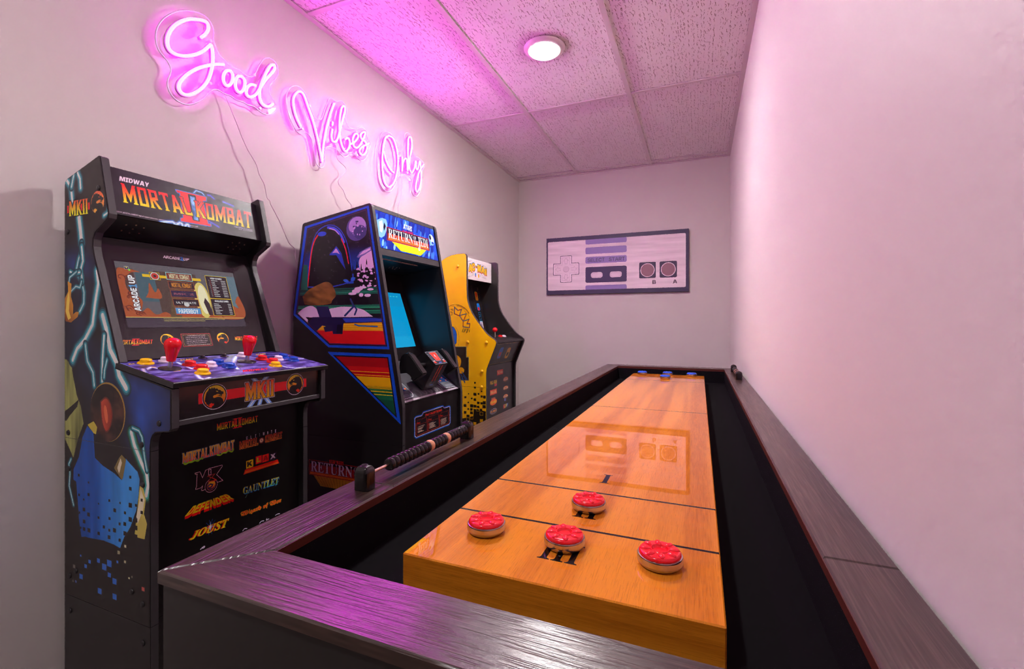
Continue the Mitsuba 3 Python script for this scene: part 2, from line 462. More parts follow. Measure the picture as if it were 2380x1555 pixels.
for k, (x0, x1, y0, y1) in enumerate(trims):
    m = cat(bx(x0, x1, y0, y1, ZC - .0012, ZC + .0035))
    struct(f'trim_{k + 1}', m, 'grid_white', ['wall angle of the ceiling grid along the neon wall', 'wall angle of the ceiling grid along the satin wall', 'wall angle of the ceiling grid above the controller canvas',
                                             'wall angle of the ceiling grid at the near end'][k], 'ceiling trim')

def ceiling_light(x, y, radiance, label):
    t = thing('ceiling_light', label, 'ceiling light')
    obj('trim_ring', lathe([(.070, -.010), (.074, -.0135), (.082, -.012), (.092, -.006), (.0955, 0), (.070, 0), (.070, -.010)], 56, (x, y, ZC)), 'lamp_trim', t, smooth=30)
    m = lathe([(.0705, -.0125), (.0675, -.0195), (.055, -.0265), (.03, -.0305), (0, -.0315)], 48, (x, y, ZC))
    if m.face_normals[:, 2].mean() > 0:
        m.invert()
    key = numbered(t + '__lens')
    scene[key] = mikit.ply(m, 'lamp_trim', smooth=True, emitter={'type': 'area', 'radiance': rgb(radiance)})
    labels[key] = {'label': 'glowing white lens'}
ceiling_light(-.667, 2.018, LAMP, 'round recessed ceiling light glowing white in the middle tile over the table')
ceiling_light(-.667, -.325, LAMP_NEAR, 'round recessed ceiling light near the other end of the room')

# ------------------------------------------------------------------ neon lettering on the left wall
NX = -1.489
def neon_sign(word, lines, r, label, back, cord, hooks):
    """lines: polylines in (y, z) on the wall; back: (spread, smoothing) of the clear board's outline."""
    t = thing('neon_sign', label, 'neon sign', 'neon words on the wall')
    M = frame((NX, 0, 0), (0, 1, 0), (0, 0, 1))
    paths = [smooth_path(l, .005) if len(l) > 2 else np.array(l, float) for l in lines]
    ink = unary_union([LineString(p) for p in paths])
    out = ink.buffer(back[0] + back[1]).buffer(-back[1]).buffer(-.012).buffer(.012).simplify(.0008)
    out = max(polys(out), key=lambda p: p.area)
    out = Polygon(out.exterior)
    key = obj('acrylic_board', trimesh.Trimesh(*(lambda v, f: (np.c_[np.full(len(v), NX - .012), v], f))(*trimesh.creation.triangulate_polygon(out, engine='earcut')), process=False), 'acrylic', t)
    labels[key] = {'label': 'clear acrylic board'}
    rim = np.array(out.exterior.coords)
    obj('board_edge', tube(np.c_[np.full(len(rim), NX - .012), rim], .0022, 6, False), 'edge_lit_white', t, smooth=True, label='whitish edge with its edge-lit glow put into the colour')
    for p in paths:
        k = numbered(t + '__tube')
        scene[k] = mikit.ply(tube(np.c_[np.full(len(p), NX), p], r, 10), 'tube_body', smooth=True, emitter={'type': 'area', 'radiance': rgb(NEON)})
        base = L(p, r * 2.1, 'round')
        obj('tube_base', extrude(base, .0075, M, -.0115), 'tube_body', t)
    for (y, z) in hooks:
        obj('standoff', cat(trimesh.creation.cylinder(.003, segment=[(XL, y, z), (NX - .008, y, z)], sections=10), trimesh.creation.cylinder(.005, segment=[(NX - .0115, y, z), (NX - .008, y, z)], sections=14)), 'edge_lit_white', t, smooth=40)
    q = smooth_path(cord, .01)
    obj('power_cord', tube(q, .0016, 6), 'cord_clear', t, smooth=True, label='thin clear power cord')

ZG = (340, 0, 3.38)
GOOD = [[(0.981,2.0183),(0.9941,2.0354),(1.0045,2.0598),(1.0016,2.0772),(0.9859,2.0764),(0.9649,2.0672),(0.9413,2.0527),(0.9184,2.0308),(0.8981,2.0036),(0.8854,1.9767),(0.8803,1.9545),(0.8818,1.936),(0.8897,1.925),(0.9043,1.9228),(0.926,1.9294),(0.9471,1.9416),(0.9689,1.9587),(0.9891,1.9796),(1.0058,2.0033),(1.0133,2.0139)],
        [(1.0133,2.0139),(1.0184,1.9978),(1.0197,1.9669),(1.0163,1.9357),(1.0058,1.8969),(0.9891,1.8639),(0.9689,1.8379),(0.9452,1.8168),(0.926,1.8107),(0.9147,1.8185),(0.9136,1.8325),(0.9211,1.8512),(0.9413,1.8811),(0.9689,1.9113),(0.9974,1.9351),(1.027,1.9556),(1.0577,1.9712)],
        [(1.0785,1.962),(1.0658,1.9533),(1.0573,1.9373),(1.0559,1.9194),(1.0613,1.9069),(1.0712,1.9057),(1.0827,1.9181),(1.0896,1.939),(1.0882,1.9559),(1.0785,1.962)],
        [(1.1203,1.9631),(1.1074,1.9549),(1.0999,1.9366),(1.0999,1.9167),(1.107,1.9046),(1.1179,1.9048),(1.1285,1.9187),(1.1349,1.9402),(1.1324,1.9584),(1.1203,1.9631)],
        [(1.1765,1.957),(1.1597,1.9526),(1.1447,1.9358),(1.1398,1.9168),(1.1457,1.9059),(1.1582,1.9071),(1.1749,1.9212),(1.1889,1.9429),(1.1993,1.9642),(1.2195,1.9998),(1.2441,2.0358),(1.2568,2.0592),(1.2568,2.0712),(1.2468,2.0684),(1.2347,2.0549),(1.2195,2.0234),(1.2046,1.9854),(1.1946,1.9526),(1.193,1.9262),(1.2009,1.9064),(1.2168,1.9003),(1.2347,1.9067),(1.2496,1.9228)]]
VIBES = [[(1.3804,1.8886),(1.3584,1.918),(1.3442,1.9575),(1.3448,1.9881),(1.3584,2.0146),(1.3785,2.0291),(1.3965,2.0219),(1.4174,1.9844),(1.4441,1.935),(1.4668,1.8771),(1.4828,1.8237),(1.4927,1.7836)],
         [(1.4927,1.7836),(1.497,1.834),(1.507,1.8922),(1.5215,1.9527),(1.5407,2.0103),(1.5617,2.063)],
         [(1.5541,1.978),(1.5519,1.962)],
         [(1.5519,1.9453),(1.5466,1.9181),(1.5511,1.8953),(1.5662,1.8952),(1.5831,1.9161),(1.5971,1.9601),(1.6152,2.0189),(1.6288,2.0621),(1.6216,2.0774),(1.6073,2.0614),(1.5971,2.0171),(1.5939,1.9702),(1.5979,1.9262),(1.6112,1.891),(1.6312,1.8761),(1.6516,1.8966),(1.6598,1.9259),(1.6475,1.9418),(1.6288,1.9291)],
         [(1.6615,1.9177),(1.6934,1.9428),(1.7149,1.9729),(1.7063,1.9846),(1.6892,1.9722),(1.6782,1.9444),(1.6866,1.919),(1.7089,1.9197),(1.7351,1.9502),(1.7655,2.0103),(1.7457,2.0046),(1.7307,1.9867),(1.7386,1.9727),(1.7655,1.9655),(1.7773,1.9439),(1.7637,1.9115),(1.7413,1.8959),(1.7245,1.9072),(1.7368,1.9296),(1.7911,1.9705)]]
ONLY = [[(1.9864,1.8856),(1.9543,1.8971),(1.923,1.9286),(1.9056,1.9697)],
        [(1.9438,2.0641),(1.9179,2.0425),(1.9006,1.9939),(1.8925,1.9329),(1.8935,1.875),(1.9036,1.8262),(1.9241,1.8026),(1.9512,1.8015),(1.981,1.8251),(2.006,1.8693),(2.0215,1.9282),(2.0204,1.989),(2.0027,2.037),(1.9778,2.0649),(1.9438,2.0641)],
        [(2.0587,1.9916),(2.061,1.9544),(2.0587,1.9158)],
        [(2.061,1.9544),(2.0795,1.9867),(2.0982,1.9957),(2.1053,1.9686),(2.11,1.9349),(2.1267,2.0002),(2.1486,2.0822),(2.1413,2.1251),(2.1219,2.1221),(2.1124,2.0834),(2.1124,2.0201),(2.1243,1.957),(2.1473,1.9357),(2.1707,1.9608),(2.187,2.0128)],
        [(2.187,2.0128),(2.1933,1.9714),(2.2098,1.9765),(2.2291,2.0265),(2.2381,1.9816),(2.2421,1.9313),(2.2291,1.8776),(2.2034,1.8415),(2.187,1.856),(2.1971,1.9036),(2.2226,1.9622),(2.2658,2.0176)]]
def cord3(pts, x0=NX - .012, x1=NX + .004):
    n = len(pts)
    return [(x0 + (x1 - x0) * min(1, i / (n - 1) * 1.6) + (.006 * math.sin(i * 1.7) ** 2 if i > 1 else 0), a, b) for i, (a, b) in enumerate(pts)]
neon_sign('Good', GOOD, .0050, 'pink neon sign reading Good, nearest of the three words on the wall', (.026, .035),
          cord3([(1.0571,1.8965),(1.072,1.8688),(1.0903,1.8332),(1.1044,1.795),(1.1283,1.7508),(1.148,1.7127),(1.1808,1.6709),(1.1912,1.6392),(1.2096,1.6071),(1.223,1.5611),(1.2317,1.5514),(1.235,1.5427),(1.2605,1.498),(1.2809,1.4755),(1.2948,1.4408),(1.319,1.4072),(1.3426,1.3878),(1.3482,1.3532),(1.3612,1.3151)]),
          [(1.0193,2.032),(1.1801,1.9989),(1.0184,1.8905),(1.2035,1.8888)])
neon_sign('Vibes', VIBES, .0042, 'pink neon sign reading Vibes, the middle one of the three words', (.024, .03),
          cord3([(1.5849,1.8874),(1.5849,1.8591),(1.5872,1.8258),(1.6348,1.7933),(1.5849,1.7258),(1.6123,1.6905),(1.6283,1.66),(1.661,1.6377),(1.656,1.6172),(1.6693,1.5878)]),
          [(1.4347,1.9983),(1.7149,1.997),(1.3978,1.8877),(1.7175,1.8897)])
neon_sign('Only', ONLY, .0042, 'pink neon sign reading Only, the last word towards the far corner', (.024, .03),
          cord3([(2.0601,1.9129),(2.0601,1.8853),(2.0624,1.8445),(2.0374,1.776),(2.0173,1.7166),(2.0129,1.6749)]),
          [(2.0193,2.0667),(2.1596,2.0561),(2.036,1.8917),(2.1658,1.8947)])

# ------------------------------------------------------------------ the controller canvas on the end wall
art = thing('wall_art', 'wide canvas print of a game controller on the end wall above the table', 'wall art')
AX0, AX1, AZ0, AZ1, AY = -1.247, -.076, 1.3375, 1.8325, 3.834
obj('canvas', bx(AX0, AX1, AY, YB - .001, AZ0, AZ1, .004), 'canvas_edge', art)
MA = frame((0, AY, 0), (1, 0, 0), (0, 0, 1))
pr = Print(MA)
A_ = lambda pts: P(pts)
def rr(x0, x1, z0, z1, r):
    return sbox(min(x0, x1) + r, min(z0, z1) + r, max(x0, x1) - r, max(z0, z1) - r).buffer(r)
def streaks(base, amp, seed):
    b = lin(base)
    def fn(v):
        t = meshkit.fbm(np.c_[v[:, 0] * 5, v[:, 1] * 60, np.full(len(v), seed)], 3, int(seed))[:, None] - .5
        return np.clip(b * (1 + amp * t), 0, 1)
    return fn
pr.add(sbox(AX0 + .001, AZ0 + .001, AX1 - .001, AZ1 - .001), '#3c3850')
pr.add(rr(AX0 + .014, AX1 - .022, AZ0 + .036, AZ1 - .034, .012), '#e9dde2', fn=streaks('#e6dade', .35, 1), cell=(.05, .006))
bar = lambda z: rr(z[0][0], z[1][0], z[0][1], z[1][1], .012)
S_ = '#8878ae'
B0 = [(-0.8977,1.8111),(-0.5537,1.7307),(-0.8967,1.7299),(-0.5528,1.6522),(-0.8957,1.6488),(-0.5519,1.5729),(-0.891,1.5636),(-0.5519,1.4225),(-0.8929,1.4053),(-0.5493,1.3568)]
bx0, bx1 = B0[0][0], B0[1][0]
zt = lambda v: [(-0.7218,1.7832),(-0.7218,1.7572),(-0.7218,1.7312),(-0.7218,1.6747),(-0.7218,1.6506),(-0.7218,1.5949),(-0.7218,1.5643),(-0.7218,1.4317),(-0.7218,1.4095),(-0.7218,1.3724)][v][1]
pr.add(rr(bx0, bx1, zt(1), AZ1 - .034, .012).union(sbox(bx0, AZ1 - .06, bx1, AZ1 - .034)), S_)
pr.add(rr(bx0, bx1, zt(3), zt(2), .012), S_).add(rr(bx0, bx1, zt(5), zt(4), .012), S_)
pr.add(rr(bx0, bx1, zt(7), zt(6), .014), '#3d3556')
pr.add(rr(bx0, bx1, AZ0 + .02, zt(8), .012).intersection(sbox(bx0, AZ0 + .036, bx1, zt(8))), S_)
for q in ([(-0.851,1.5224),(-0.7524,1.4736)], [(-0.6923,1.5241),(-0.5941,1.4751)]):
    zc = (zt(6) + zt(7)) / 2
    pr.add(rr(q[0][0], q[1][0], zc - .027, zc + .021, .02), '#e2d4dc').add(rr(q[0][0] + .006, q[1][0] - .006, zc - .021, zc + .014, .015).difference(rr(q[0][0] + .008, q[1][0] - .008, zc - .019, zc + .012, .014)), '#b9a6b4')
for w_, q in (('SELECT', [(-0.8795,1.6102),(-0.7348,1.6086),(-0.8786,1.6328)]), ('START', [(-0.6997,1.6114),(-0.5689,1.6102),(-0.7006,1.6337)])):
    zb = (zt(4) + zt(5)) / 2
    pr.add(fit(text_poly(w_, 'inter', 600), (q[0][0], zb - .016), (q[1][0], zb - .016), (q[0][0], zb + .016)), '#463f5e')
cx_, cz_ = [(-1.0688,1.5564)][0]
arm, hw = .112, .047
cross = lambda a, h: unary_union([rr(cx_ - a, cx_ + a, cz_ - h, cz_ + h, .006), rr(cx_ - h, cx_ + h, cz_ - a, cz_ + a, .006)])
pr.add(cross(arm + .004, hw + .004), '#4b4258').add(cross(arm, hw), '#efe2e8').add(cross(arm - .010, hw - .010), '#c9b7c2').add(cross(arm - .0125, hw - .0125), '#ebdde3')
pr.add(ell((cx_, cz_), .027, .027), '#b7a5b0').add(ell((cx_, cz_ + .002), .025, .025), '#dccdd5')
for k in range(4):
    ar = P([(.095, 0), (.072, .024), (.072, .011), (.046, .011), (.046, -.011), (.072, -.011), (.072, -.024)])
    ar = affinity.translate(affinity.rotate(ar, 90 * k, origin=(0, 0)), cx_, cz_)
    pr.add(ar.difference(ar.buffer(-.0016)), '#a794a2')
for nm, q in (('B', [(-0.4538,1.4445),(-0.3242,1.5896),(-0.3507,1.4052),(-0.3225,1.431)]), ('A', [(-0.2945,1.4496),(-0.1641,1.5902),(-0.1939,1.4064),(-0.1624,1.4325)])):
    x0, x1 = q[0][0], q[1][0]
    zc = [(-0.3868,1.5184)][0][1]
    s = (x1 - x0) / 2
    pr.add(rr(x0, x1, zc - s, zc + s, .010), '#3d374c').add(ell(((x0 + x1) / 2, zc), s * .86, s * .86), '#e6d8de').add(ell(((x0 + x1) / 2, zc), s * .78, s * .78), '#8a6470')
    pr.add(fit(text_poly(nm, 'inter', 800), (q[2][0], zc - s - .048), (q[3][0], zc - s - .048), (q[2][0], zc - s - .018)), '#4b3c48')
pr.build('print', 'print_matte', art)

# ------------------------------------------------------------------ shuffleboard table
RT, BT, GF = .8176, .7847, .734
OX0, OX1, OY0, OY1 = -.5695, .2125, .326, 3.07
IX0, IX1, IY0, IY1 = -.4865, .1375, .4115, 2.985
tb = thing('shuffleboard_table', 'long dark-stained shuffleboard table with a glossy maple board and black felt gutters', 'shuffleboard table')
def cap(poly, bsdf):
    obj('rail_cap', slab(Polygon(poly), .0145, .0022, np.eye(4), RT - .0145), bsdf, tb)
S1, S2, g = .6495, 2.746, .0006
cap([(OX0, OY0), (IX0, IY0), (IX0, S1 - g), (OX0, S1 - g)], 'rail_wood')
cap([(OX0, S1 + g), (IX0, S1 + g), (IX0, S2 - g), (OX0, S2 - g)], 'rail_wood')
cap([(OX0, S2 + g), (IX0, S2 + g), (IX0, IY1), (OX0, OY1)], 'rail_wood')
cap([(OX1, OY0), (OX1, S1 - g), (IX1, S1 - g), (IX1, IY0)], 'rail_wood')
cap([(IX1, S1 + g), (OX1, S1 + g), (OX1, S2 - g), (IX1, S2 - g)], 'rail_wood')
cap([(IX1, S2 + g), (OX1, S2 + g), (OX1, OY1), (IX1, IY1)], 'rail_wood')
cap([(OX0 + g, OY0), (OX1 - g, OY0), (IX1 - g, IY0), (IX0 + g, IY0)], 'rail_wood_cross')
cap([(OX0 + g, OY1), (IX0 + g, IY1), (IX1 - g, IY1), (OX1 - g, OY1)], 'rail_wood_cross')
zi = RT - .0148
e = .004
obj('rail_lining', cat(bx(IX0 - .0002, IX0 + .0012, IY0, IY1, RT - .0145, RT - .0024), bx(IX1 - .0012, IX1 + .0002, IY0, IY1, RT - .0145, RT - .0024), bx(IX0, IX1, IY0 - .0002, IY0 + .0012, RT - .0145, RT - .0024), bx(IX0, IX1, IY1 - .0012, IY1 + .0002, RT - .0145, RT - .0024)), 'rail_edge_wood', tb, label='reddish-brown inner edge')
for x0, x1, y0, y1 in ((IX0 - .012, IX0 + .0006, IY0, IY1), (IX1 - .0006, IX1 + .012, IY0, IY1), (IX0 - .012, IX1 + .012, IY0 - .012, IY0 + .0006), (IX0 - .012, IX1 + .012, IY1 - .0006, IY1 + .012)):
    obj('felt_wall', bx(x0, x1, y0, y1, GF, zi), 'felt', tb, label='black felt side of the gutter')
obj('gutter_floor', bx(IX0 - .012, IX1 + .012, IY0 - .012, IY1 + .012, GF - .012, GF), 'felt', tb, label='black felt gutter')
for x0, x1, y0, y1 in ((OX0 + e, OX0 + e + .018, OY0 + e, OY1 - e), (OX1 - e - .018, OX1 - e, OY0 + e, OY1 - e), (OX0 + e + .018, OX1 - e - .018, OY0 + e, OY0 + e + .018), (OX0 + e + .018, OX1 - e - .018, OY1 - e - .018, OY1 - e)):
    obj('apron', bx(x0, x1, y0, y1, .52, RT - .0147), 'apron_wood', tb)
for x in (OX0 + .09, OX1 - .09):
    for y in (.62, 2.78):
        obj('leg', bx(x - .06, x + .06, y - .07, y + .07, 0, .52, .006), 'apron_wood', tb)
        obj('leg_block', bx(x - .05, x + .05, y - .06, y + .06, .52, GF - .012), 'apron_wood', tb)
PX0, PX1, PY0, PY1 = -.375, .0262, .519, 2.8765
board = obj('playing_board', bx(PX0, PX1, PY0, PY1, GF + .003, BT, .0016), 'board_wood', tb, label='glossy amber maple playing board')
for x in (-.3, -.05):
    for y in (.7, 1.7, 2.7):
        obj('board_foot', bx(x - .03, x + .03, y - .03, y + .03, GF, GF + .003), 'plastic_black', tb)
for y in (.681, .837, 1.7015, 2.558, 2.714):
    w = .0027 if y != 1.7015 else .0022
    obj('line', bx(PX0 + .0012, PX1 - .0012, y - w, y + w, BT, BT + .00012), 'ink', board)
def numeral(word, yb, yt, x0, x1):
    gp = fit(serif(word), (x0, yb), (x1, yb), (x0, yt))
    obj('numeral', extrude(gp, .00012, frame((0, 0, BT), (1, 0, 0), (0, 1, 0))), 'ink', board)
numeral('I', .893, .944, -.1815, -.1635)
numeral('II', .722, .773, -.191, -.153)
numeral('III', .5775, .6285, -.2015, -.1475)

def puck(x, y, color, label, group, turn):
    t = thing('shuffleboard_puck', label, 'puck', group)
    at = (x, y, BT)
    obj('body', lathe([(0, .0006), (.0240, .0006), (.0262, .0022), (.0284, .0052), (.0288, .0070), (.0288, .0128), (.0280, .0146), (.0262, .0149), (.0262, .0130), (0, .0130)], 56, at), 'steel', t, smooth=25)
    c = lathe([(.0258, .0130), (.0266, .0150), (.0265, .0170), (.0252, .0190), (.0230, .0200), (.0128, .0200), (.0118, .0212), (.0106, .0212), (.0098, .0196), (.0085, .0180), (0, .0176)], 56, at)
    bumps = []
    for k in range(8):
        a = turn + k * math.pi / 4
        b = trimesh.creation.icosphere(2, 1.0)
        b.apply_scale([.0066, .0042, .0024])
        b.apply_transform(trimesh.transformations.rotation_matrix(a, [0, 0, 1]))
        b.apply_translation([x + .0182 * math.cos(a), y + .0182 * math.sin(a), BT + .0198])
        bumps.append(b)
    obj('cap', cat(c, *bumps), color, t, smooth=35)
puck(-.2965, .6205, 'puck_red', 'red-topped shuffleboard puck nearest the left edge of the board', 'red pucks', .1)
puck(-.1755, .6215, 'puck_red', 'red-topped shuffleboard puck standing on the numeral III', 'red pucks', .35)
puck(-.0475, .6215, 'puck_red', 'red-topped shuffleboard puck nearest the right edge of the board', 'red pucks', .2)
puck(-.1725, .7600, 'puck_red', 'red-topped shuffleboard puck between the two black lines, farthest of the reds', 'red pucks', .5)
puck(-.3150, 2.812, 'puck_blue', 'blue-topped puck at the left corner of the far board end', 'blue pucks', .1)
puck(-.1735, 2.836, 'puck_blue', 'blue-topped puck at the far board end, half hidden behind another blue one', 'blue pucks', .3)
puck(-.1750, 2.654, 'puck_blue', 'blue-topped puck nearest the reds, in front of the other blue ones', 'blue pucks', .2)
puck(-.0410, 2.824, 'puck_blue', 'blue-topped puck at the right corner of the far board end', 'blue pucks', .5)

def score_counter(x, y, flip, label):
    """Beads on a rod between two posts; y: the post with the free length of rod."""
    t = thing('score_counter', label, 'score counter')
    s = -1 if flip else 1
    zr = RT + .0225
    for py in (y, y + s * .366):
        rings = []
        for zz, ins in ((0, .0006), (.0008, 0), (.0285, 0), (.0335, .0012), (.0370, .0035), (.0392, .0068), (.0400, .0100)):
            rr_ = sbox(-.0148 + .0075, -.0130 + .0075, .0148 - .0075, .0130 - .0075).buffer(.0075, 6).buffer(-ins) if ins < .0072 else ell((0, 0), .0062, .0046)
            q_ = np.array(rr_.exterior.coords)[:-1]
            rings.append(np.c_[q_[:, 0] + x, q_[:, 1] + py, np.full(len(q_), RT + zz)])
        obj('post', trimesh.convex.convex_hull(np.vstack(rings)), 'bead_black', t, smooth=35)
        obj('screw_plug', lathe([(0, -.001), (.0058, -.001), (.0058, .0006), (.0050, .0011), (.0042, .0006), (.0040, -.0002), (0, -.0002)], 24, (x, py, RT + .0400)), 'cap_black', t, smooth=40)
    obj('rod', trimesh.creation.cylinder(.0027, segment=[(x, y + s * .013, zr), (x, y + s * .353, zr)], sections=16), 'copper', t, smooth=40, label='copper-coloured rod')
    MY = np.eye(4)
    n = 22
    for k in range(n):
        tan = k in (10, 15)
        yy = y + s * (.068 + k * .01335)
        pr_ = [(.0030, -.0064), (.0085, -.0064), (.0104, -.0052), (.0119, -.0020), (.0121, 0), (.0119, .0020), (.0104, .0052), (.0085, .0064), (.0030, .0064)]
        m = lathe(pr_, 28)
        m.apply_transform(trimesh.transformations.rotation_matrix(math.pi / 2, [1, 0, 0]))
        m.apply_translation([x, yy, zr])
        obj('bead', m, 'bead_tan' if tan else 'bead_black', t, smooth=30, label='tan marker bead' if tan else None)
score_counter(-.5235, .619, False, 'black score counter with its copper rod showing, on the rail beside the arcade cabinets')
score_counter(.1785, 2.845, True, 'black score counter with beads at the far end of the rail beside the satin wall')

# ------------------------------------------------------------------ fighting-game cabinet
XA, XB = (0, 1, 0), (0, 0, 1)
def side_pieces(outline, y0, y1, cuts, parent, names, bsdf, edge, edge_bsdf):
    """A side board in the x-z plane between y0 and y1, cut across at these heights, each piece with its moulded edge."""
    zs = [-1] + list(cuts) + [9]
    keys = []
    for k in range(len(zs) - 1):
        part = outline.intersection(sbox(-9, zs[k] + .0004, 9, zs[k + 1] - .0004))
        M = frame((0, y1, 0), (1, 0, 0), (0, 0, 1))
        key = obj(names[k], extrude(part, y1 - y0, M), bsdf, parent)
        ring = outline.buffer(.0012).difference(outline.buffer(-.0004)).intersection(sbox(-9, zs[k] + .0006, 9, zs[k + 1] - .0006)).intersection(sbox(-9, .003, 9, 9))
        for pc in polys(ring):
            obj('edge_moulding', extrude(pc, (y1 - y0) - 2 * edge, frame((0, y1 - edge, 0), (1, 0, 0), (0, 0, 1))), edge_bsdf, key)
        keys.append(key)
    return keys

def dome(r, h, at, axis):
    prof = [(r, 0), (r, h * .35), (r * .86, h * .7), (r * .5, h * .95), (0, h)]
    m = trimesh.creation.revolve(np.array(prof), sections=18)
    m.apply_transform(trimesh.geometry.align_vectors([0, 0, 1], axis))
    m.apply_translation(at)
    return m

c1 = thing('arcade_cabinet', 'black upright arcade cabinet with red joysticks and a lightning side, nearest the camera', 'arcade cabinet')
CB = -1.4985
fig = Polygon([(CB, 0), (-1.149, 0), (-1.149, .815), (-1.147, .83), (-1.141, .843), (-1.130, .8515), (-1.115, .854), (-1.082, .8575), (-1.076, .864), (-1.076, .950), (-1.28, .9905), (-1.2665, 1.004), (-1.358, 1.236), (-1.369, 1.262), (-1.375, 1.285), (-1.3735, 1.303), (-1.364, 1.320), (-1.311, 1.350), (-1.3085, 1.360), (-1.3435, 1.500), (-1.350, 1.503), (-1.4865, 1.4635), (-1.4955, 1.457), (CB, 1.447)])
Y0, Y1 = .643, 1.0905
near = side_pieces(fig, Y0, Y0 + .018, (.4075, .806), c1, ('riser_board', 'lower_side_board', 'side_board'), 'cabinet_black', .0012, 'cabinet_edge')
far = side_pieces(fig, Y1 - .018, Y1, (.4075, .770), c1, ('riser_board', 'lower_side_board', 'side_board'), 'cabinet_black', .0012, 'cabinet_edge')
I0, I1 = Y0 + .0183, Y1 - .0183
obj('back_board', bx(CB + .002, CB + .010, I0, I1, .02, 1.362), 'cabinet_inner', c1)
def strip(p, q, thick, y0, y1, extra=0.0):
    """A board from p to q in the x-z plane, lying behind (left of) the line from p up to q."""
    p, q = np.array(p, float), np.array(q, float)
    d = (q - p) / np.linalg.norm(q - p)
    nrm = np.array([-d[1], d[0]]) * thick
    g = Polygon([p, q, q + nrm, p + nrm])
    return extrude(g, y1 - y0, frame((0, y1, 0), (1, 0, 0), (0, 0, 1)))
marq = obj('marquee', strip((-1.3285, 1.3655), (-1.3585, 1.4875), .012, I0, I1), 'cabinet_black', c1)
obj('top_board', strip((-1.3600, 1.4860), (-1.405, 1.4720), .010, I0, I1), 'cabinet_black', c1)
spk = obj('speaker_board', strip((-1.4005, 1.3185), (-1.3300, 1.3640), .010, I0, I1), 'cabinet_inner', c1)
bez = obj('bezel', strip((-1.2885, 1.0055), (-1.3985, 1.3150), .008, I0, I1), 'bezel_gloss', c1)
# speaker holes below the marquee
dspk = np.array([.0705, 0, .0455]); dspk /= np.linalg.norm(dspk)
for yc in (I0 + .062, I1 - .062):
    for k, (a, b) in enumerate([(0, 0), (.02, .012), (-.02, .012), (.02, -.012), (-.02, -.012), (0, .017), (0, -.017)]):
        c = np.array([-1.365, yc + a, 1.3414]) + dspk * b + np.array([.542, 0, -.84]) * .0003
        m = trimesh.creation.cylinder(.0022, .0012, sections=10)
        m.apply_transform(trimesh.geometry.align_vectors([0, 0, 1], [.542, 0, -.84]))
        m.apply_translation(c)
        obj('speaker_hole', m, 'copper', spk)
# marquee print
MQ = frame((-1.3285, 0, 1.3655), XA, (-.030, 0, .122))
mq = Print(MQ, gain=1.2)
ML = .1256
mq.add(sbox(I0, 0, I1, ML), '#150d18', fn=nebula(3, '#120c14', '#160f18', '#241a2a', 14), cell=(.012, .012))
Zm = (240, 380, 6.263)
mq.glow(L([(0.7677,-0.0012),(0.7801,0.0034),(0.7998,0.0076),(0.8074,-0.0007),(0.8219,0.0123),(0.8266,-0.0048),(0.8402,0.0122),(0.8419,-0.0017)], .004), ['#101c38', '#1e3e78', '#4a8ad0', '#b8e0f4'], .006)
mq.glow(L([(0.8702,0.1093),(0.8797,0.1204),(0.8874,0.1194),(0.8972,0.1178),(0.9021,0.1106)], .002), ['#14264a', '#2a5ca0', '#9cd0ee'], .004)
for q in ([(0.9131,0.1157),(0.9214,0.1158),(0.9306,0.1085)], [(0.9591,0.1059),(0.9753,0.1033),(0.9905,0.1004)], [(0.9016,0.0314),(0.9132,0.0275),(0.9306,0.0193)]):
    mq.glow(L(q, .002), ['#1c1c4c', '#3a3aa8', '#5c66d8'], .004)
BIG = lambda pts: P(pts)
ii = [(0.822,0.1062),(0.9066,0.1075),(0.9047,0.0952),(0.8952,0.0927),(0.8991,0.0224),(0.9065,0.0239),(0.9063,0.0165),(0.8222,0.0144),(0.8225,0.0225),(0.8303,0.0262),(0.832,0.0998),(0.8255,0.0991)]
mq.add(P(ii).buffer(.0035), '#0a0710').add(P(ii).buffer(.0022), '#3a6db8').add(P(ii), '#e11a22')
mq.add(P([(0.8555,0.1011),(0.8738,0.1013),(0.8738,0.0259),(0.8574,0.0261)]).buffer(.002), '#0c0710')
mq.add(P([(0.8584,0.0978),(0.8714,0.0981),(0.8714,0.0266),(0.8591,0.0268)]), '#4c8fd2', fn=nebula(5, '#1c3a78', '#4f93d6', '#a8dcf4', 60), cell=(.003, .004))
w1, w2 = slab_word('MORTAL'), slab_word('KOMBAT')
g1 = fit(w1, *[(0.6876,0.0353),(0.8591,0.0367),(0.688,0.0866)])
q = [(0.6876,0.0353),(0.8591,0.0367),(0.6903,0.0873),(0.8349,0.0884)]
def word2(w, pts):
    """Word between four corners: bottom left, bottom right, top left, top right."""
    x0, y0, x1, y1 = w.bounds
    a, b, c, d = (np.array(p) for p in pts)
    def f(xy):
        u, v = ((xy[:, 0] - x0) / (x1 - x0))[:, None], ((xy[:, 1] - y0) / (y1 - y0))[:, None]
        return a * (1 - u) * (1 - v) + b * u * (1 - v) + c * (1 - u) * v + d * u * v
    return shapely.transform(w.segmentize((x1 - x0) / 30), f).buffer(0)
g1 = word2(w1, [(0.6876,0.0353),(0.8592,0.0378),(0.6877,0.0871),(0.849,0.089)])
g2 = word2(w2, [(0.8679,0.0377),(1.0426,0.036),(0.8687,0.0869),(1.0494,0.0925)])
for gw in (g1, g2):
    x0, y0, x1, y1 = gw.bounds
    ym = y0 + .52 * (y1 - y0)
    mq.add(gw.buffer(.0018), '#0d0708')
    mq.add(gw.intersection(sbox(x0, ym, x1, y1)), '#f3641c', '#e2161f', (x0, ym), (x0, y0 + .78 * (y1 - y0)))
    mq.add(gw.intersection(sbox(x0, y0 - .01, x1, ym)), '#f7cf08', '#f3641c', (x0, y0 + .12 * (y1 - y0)), (x0, ym))
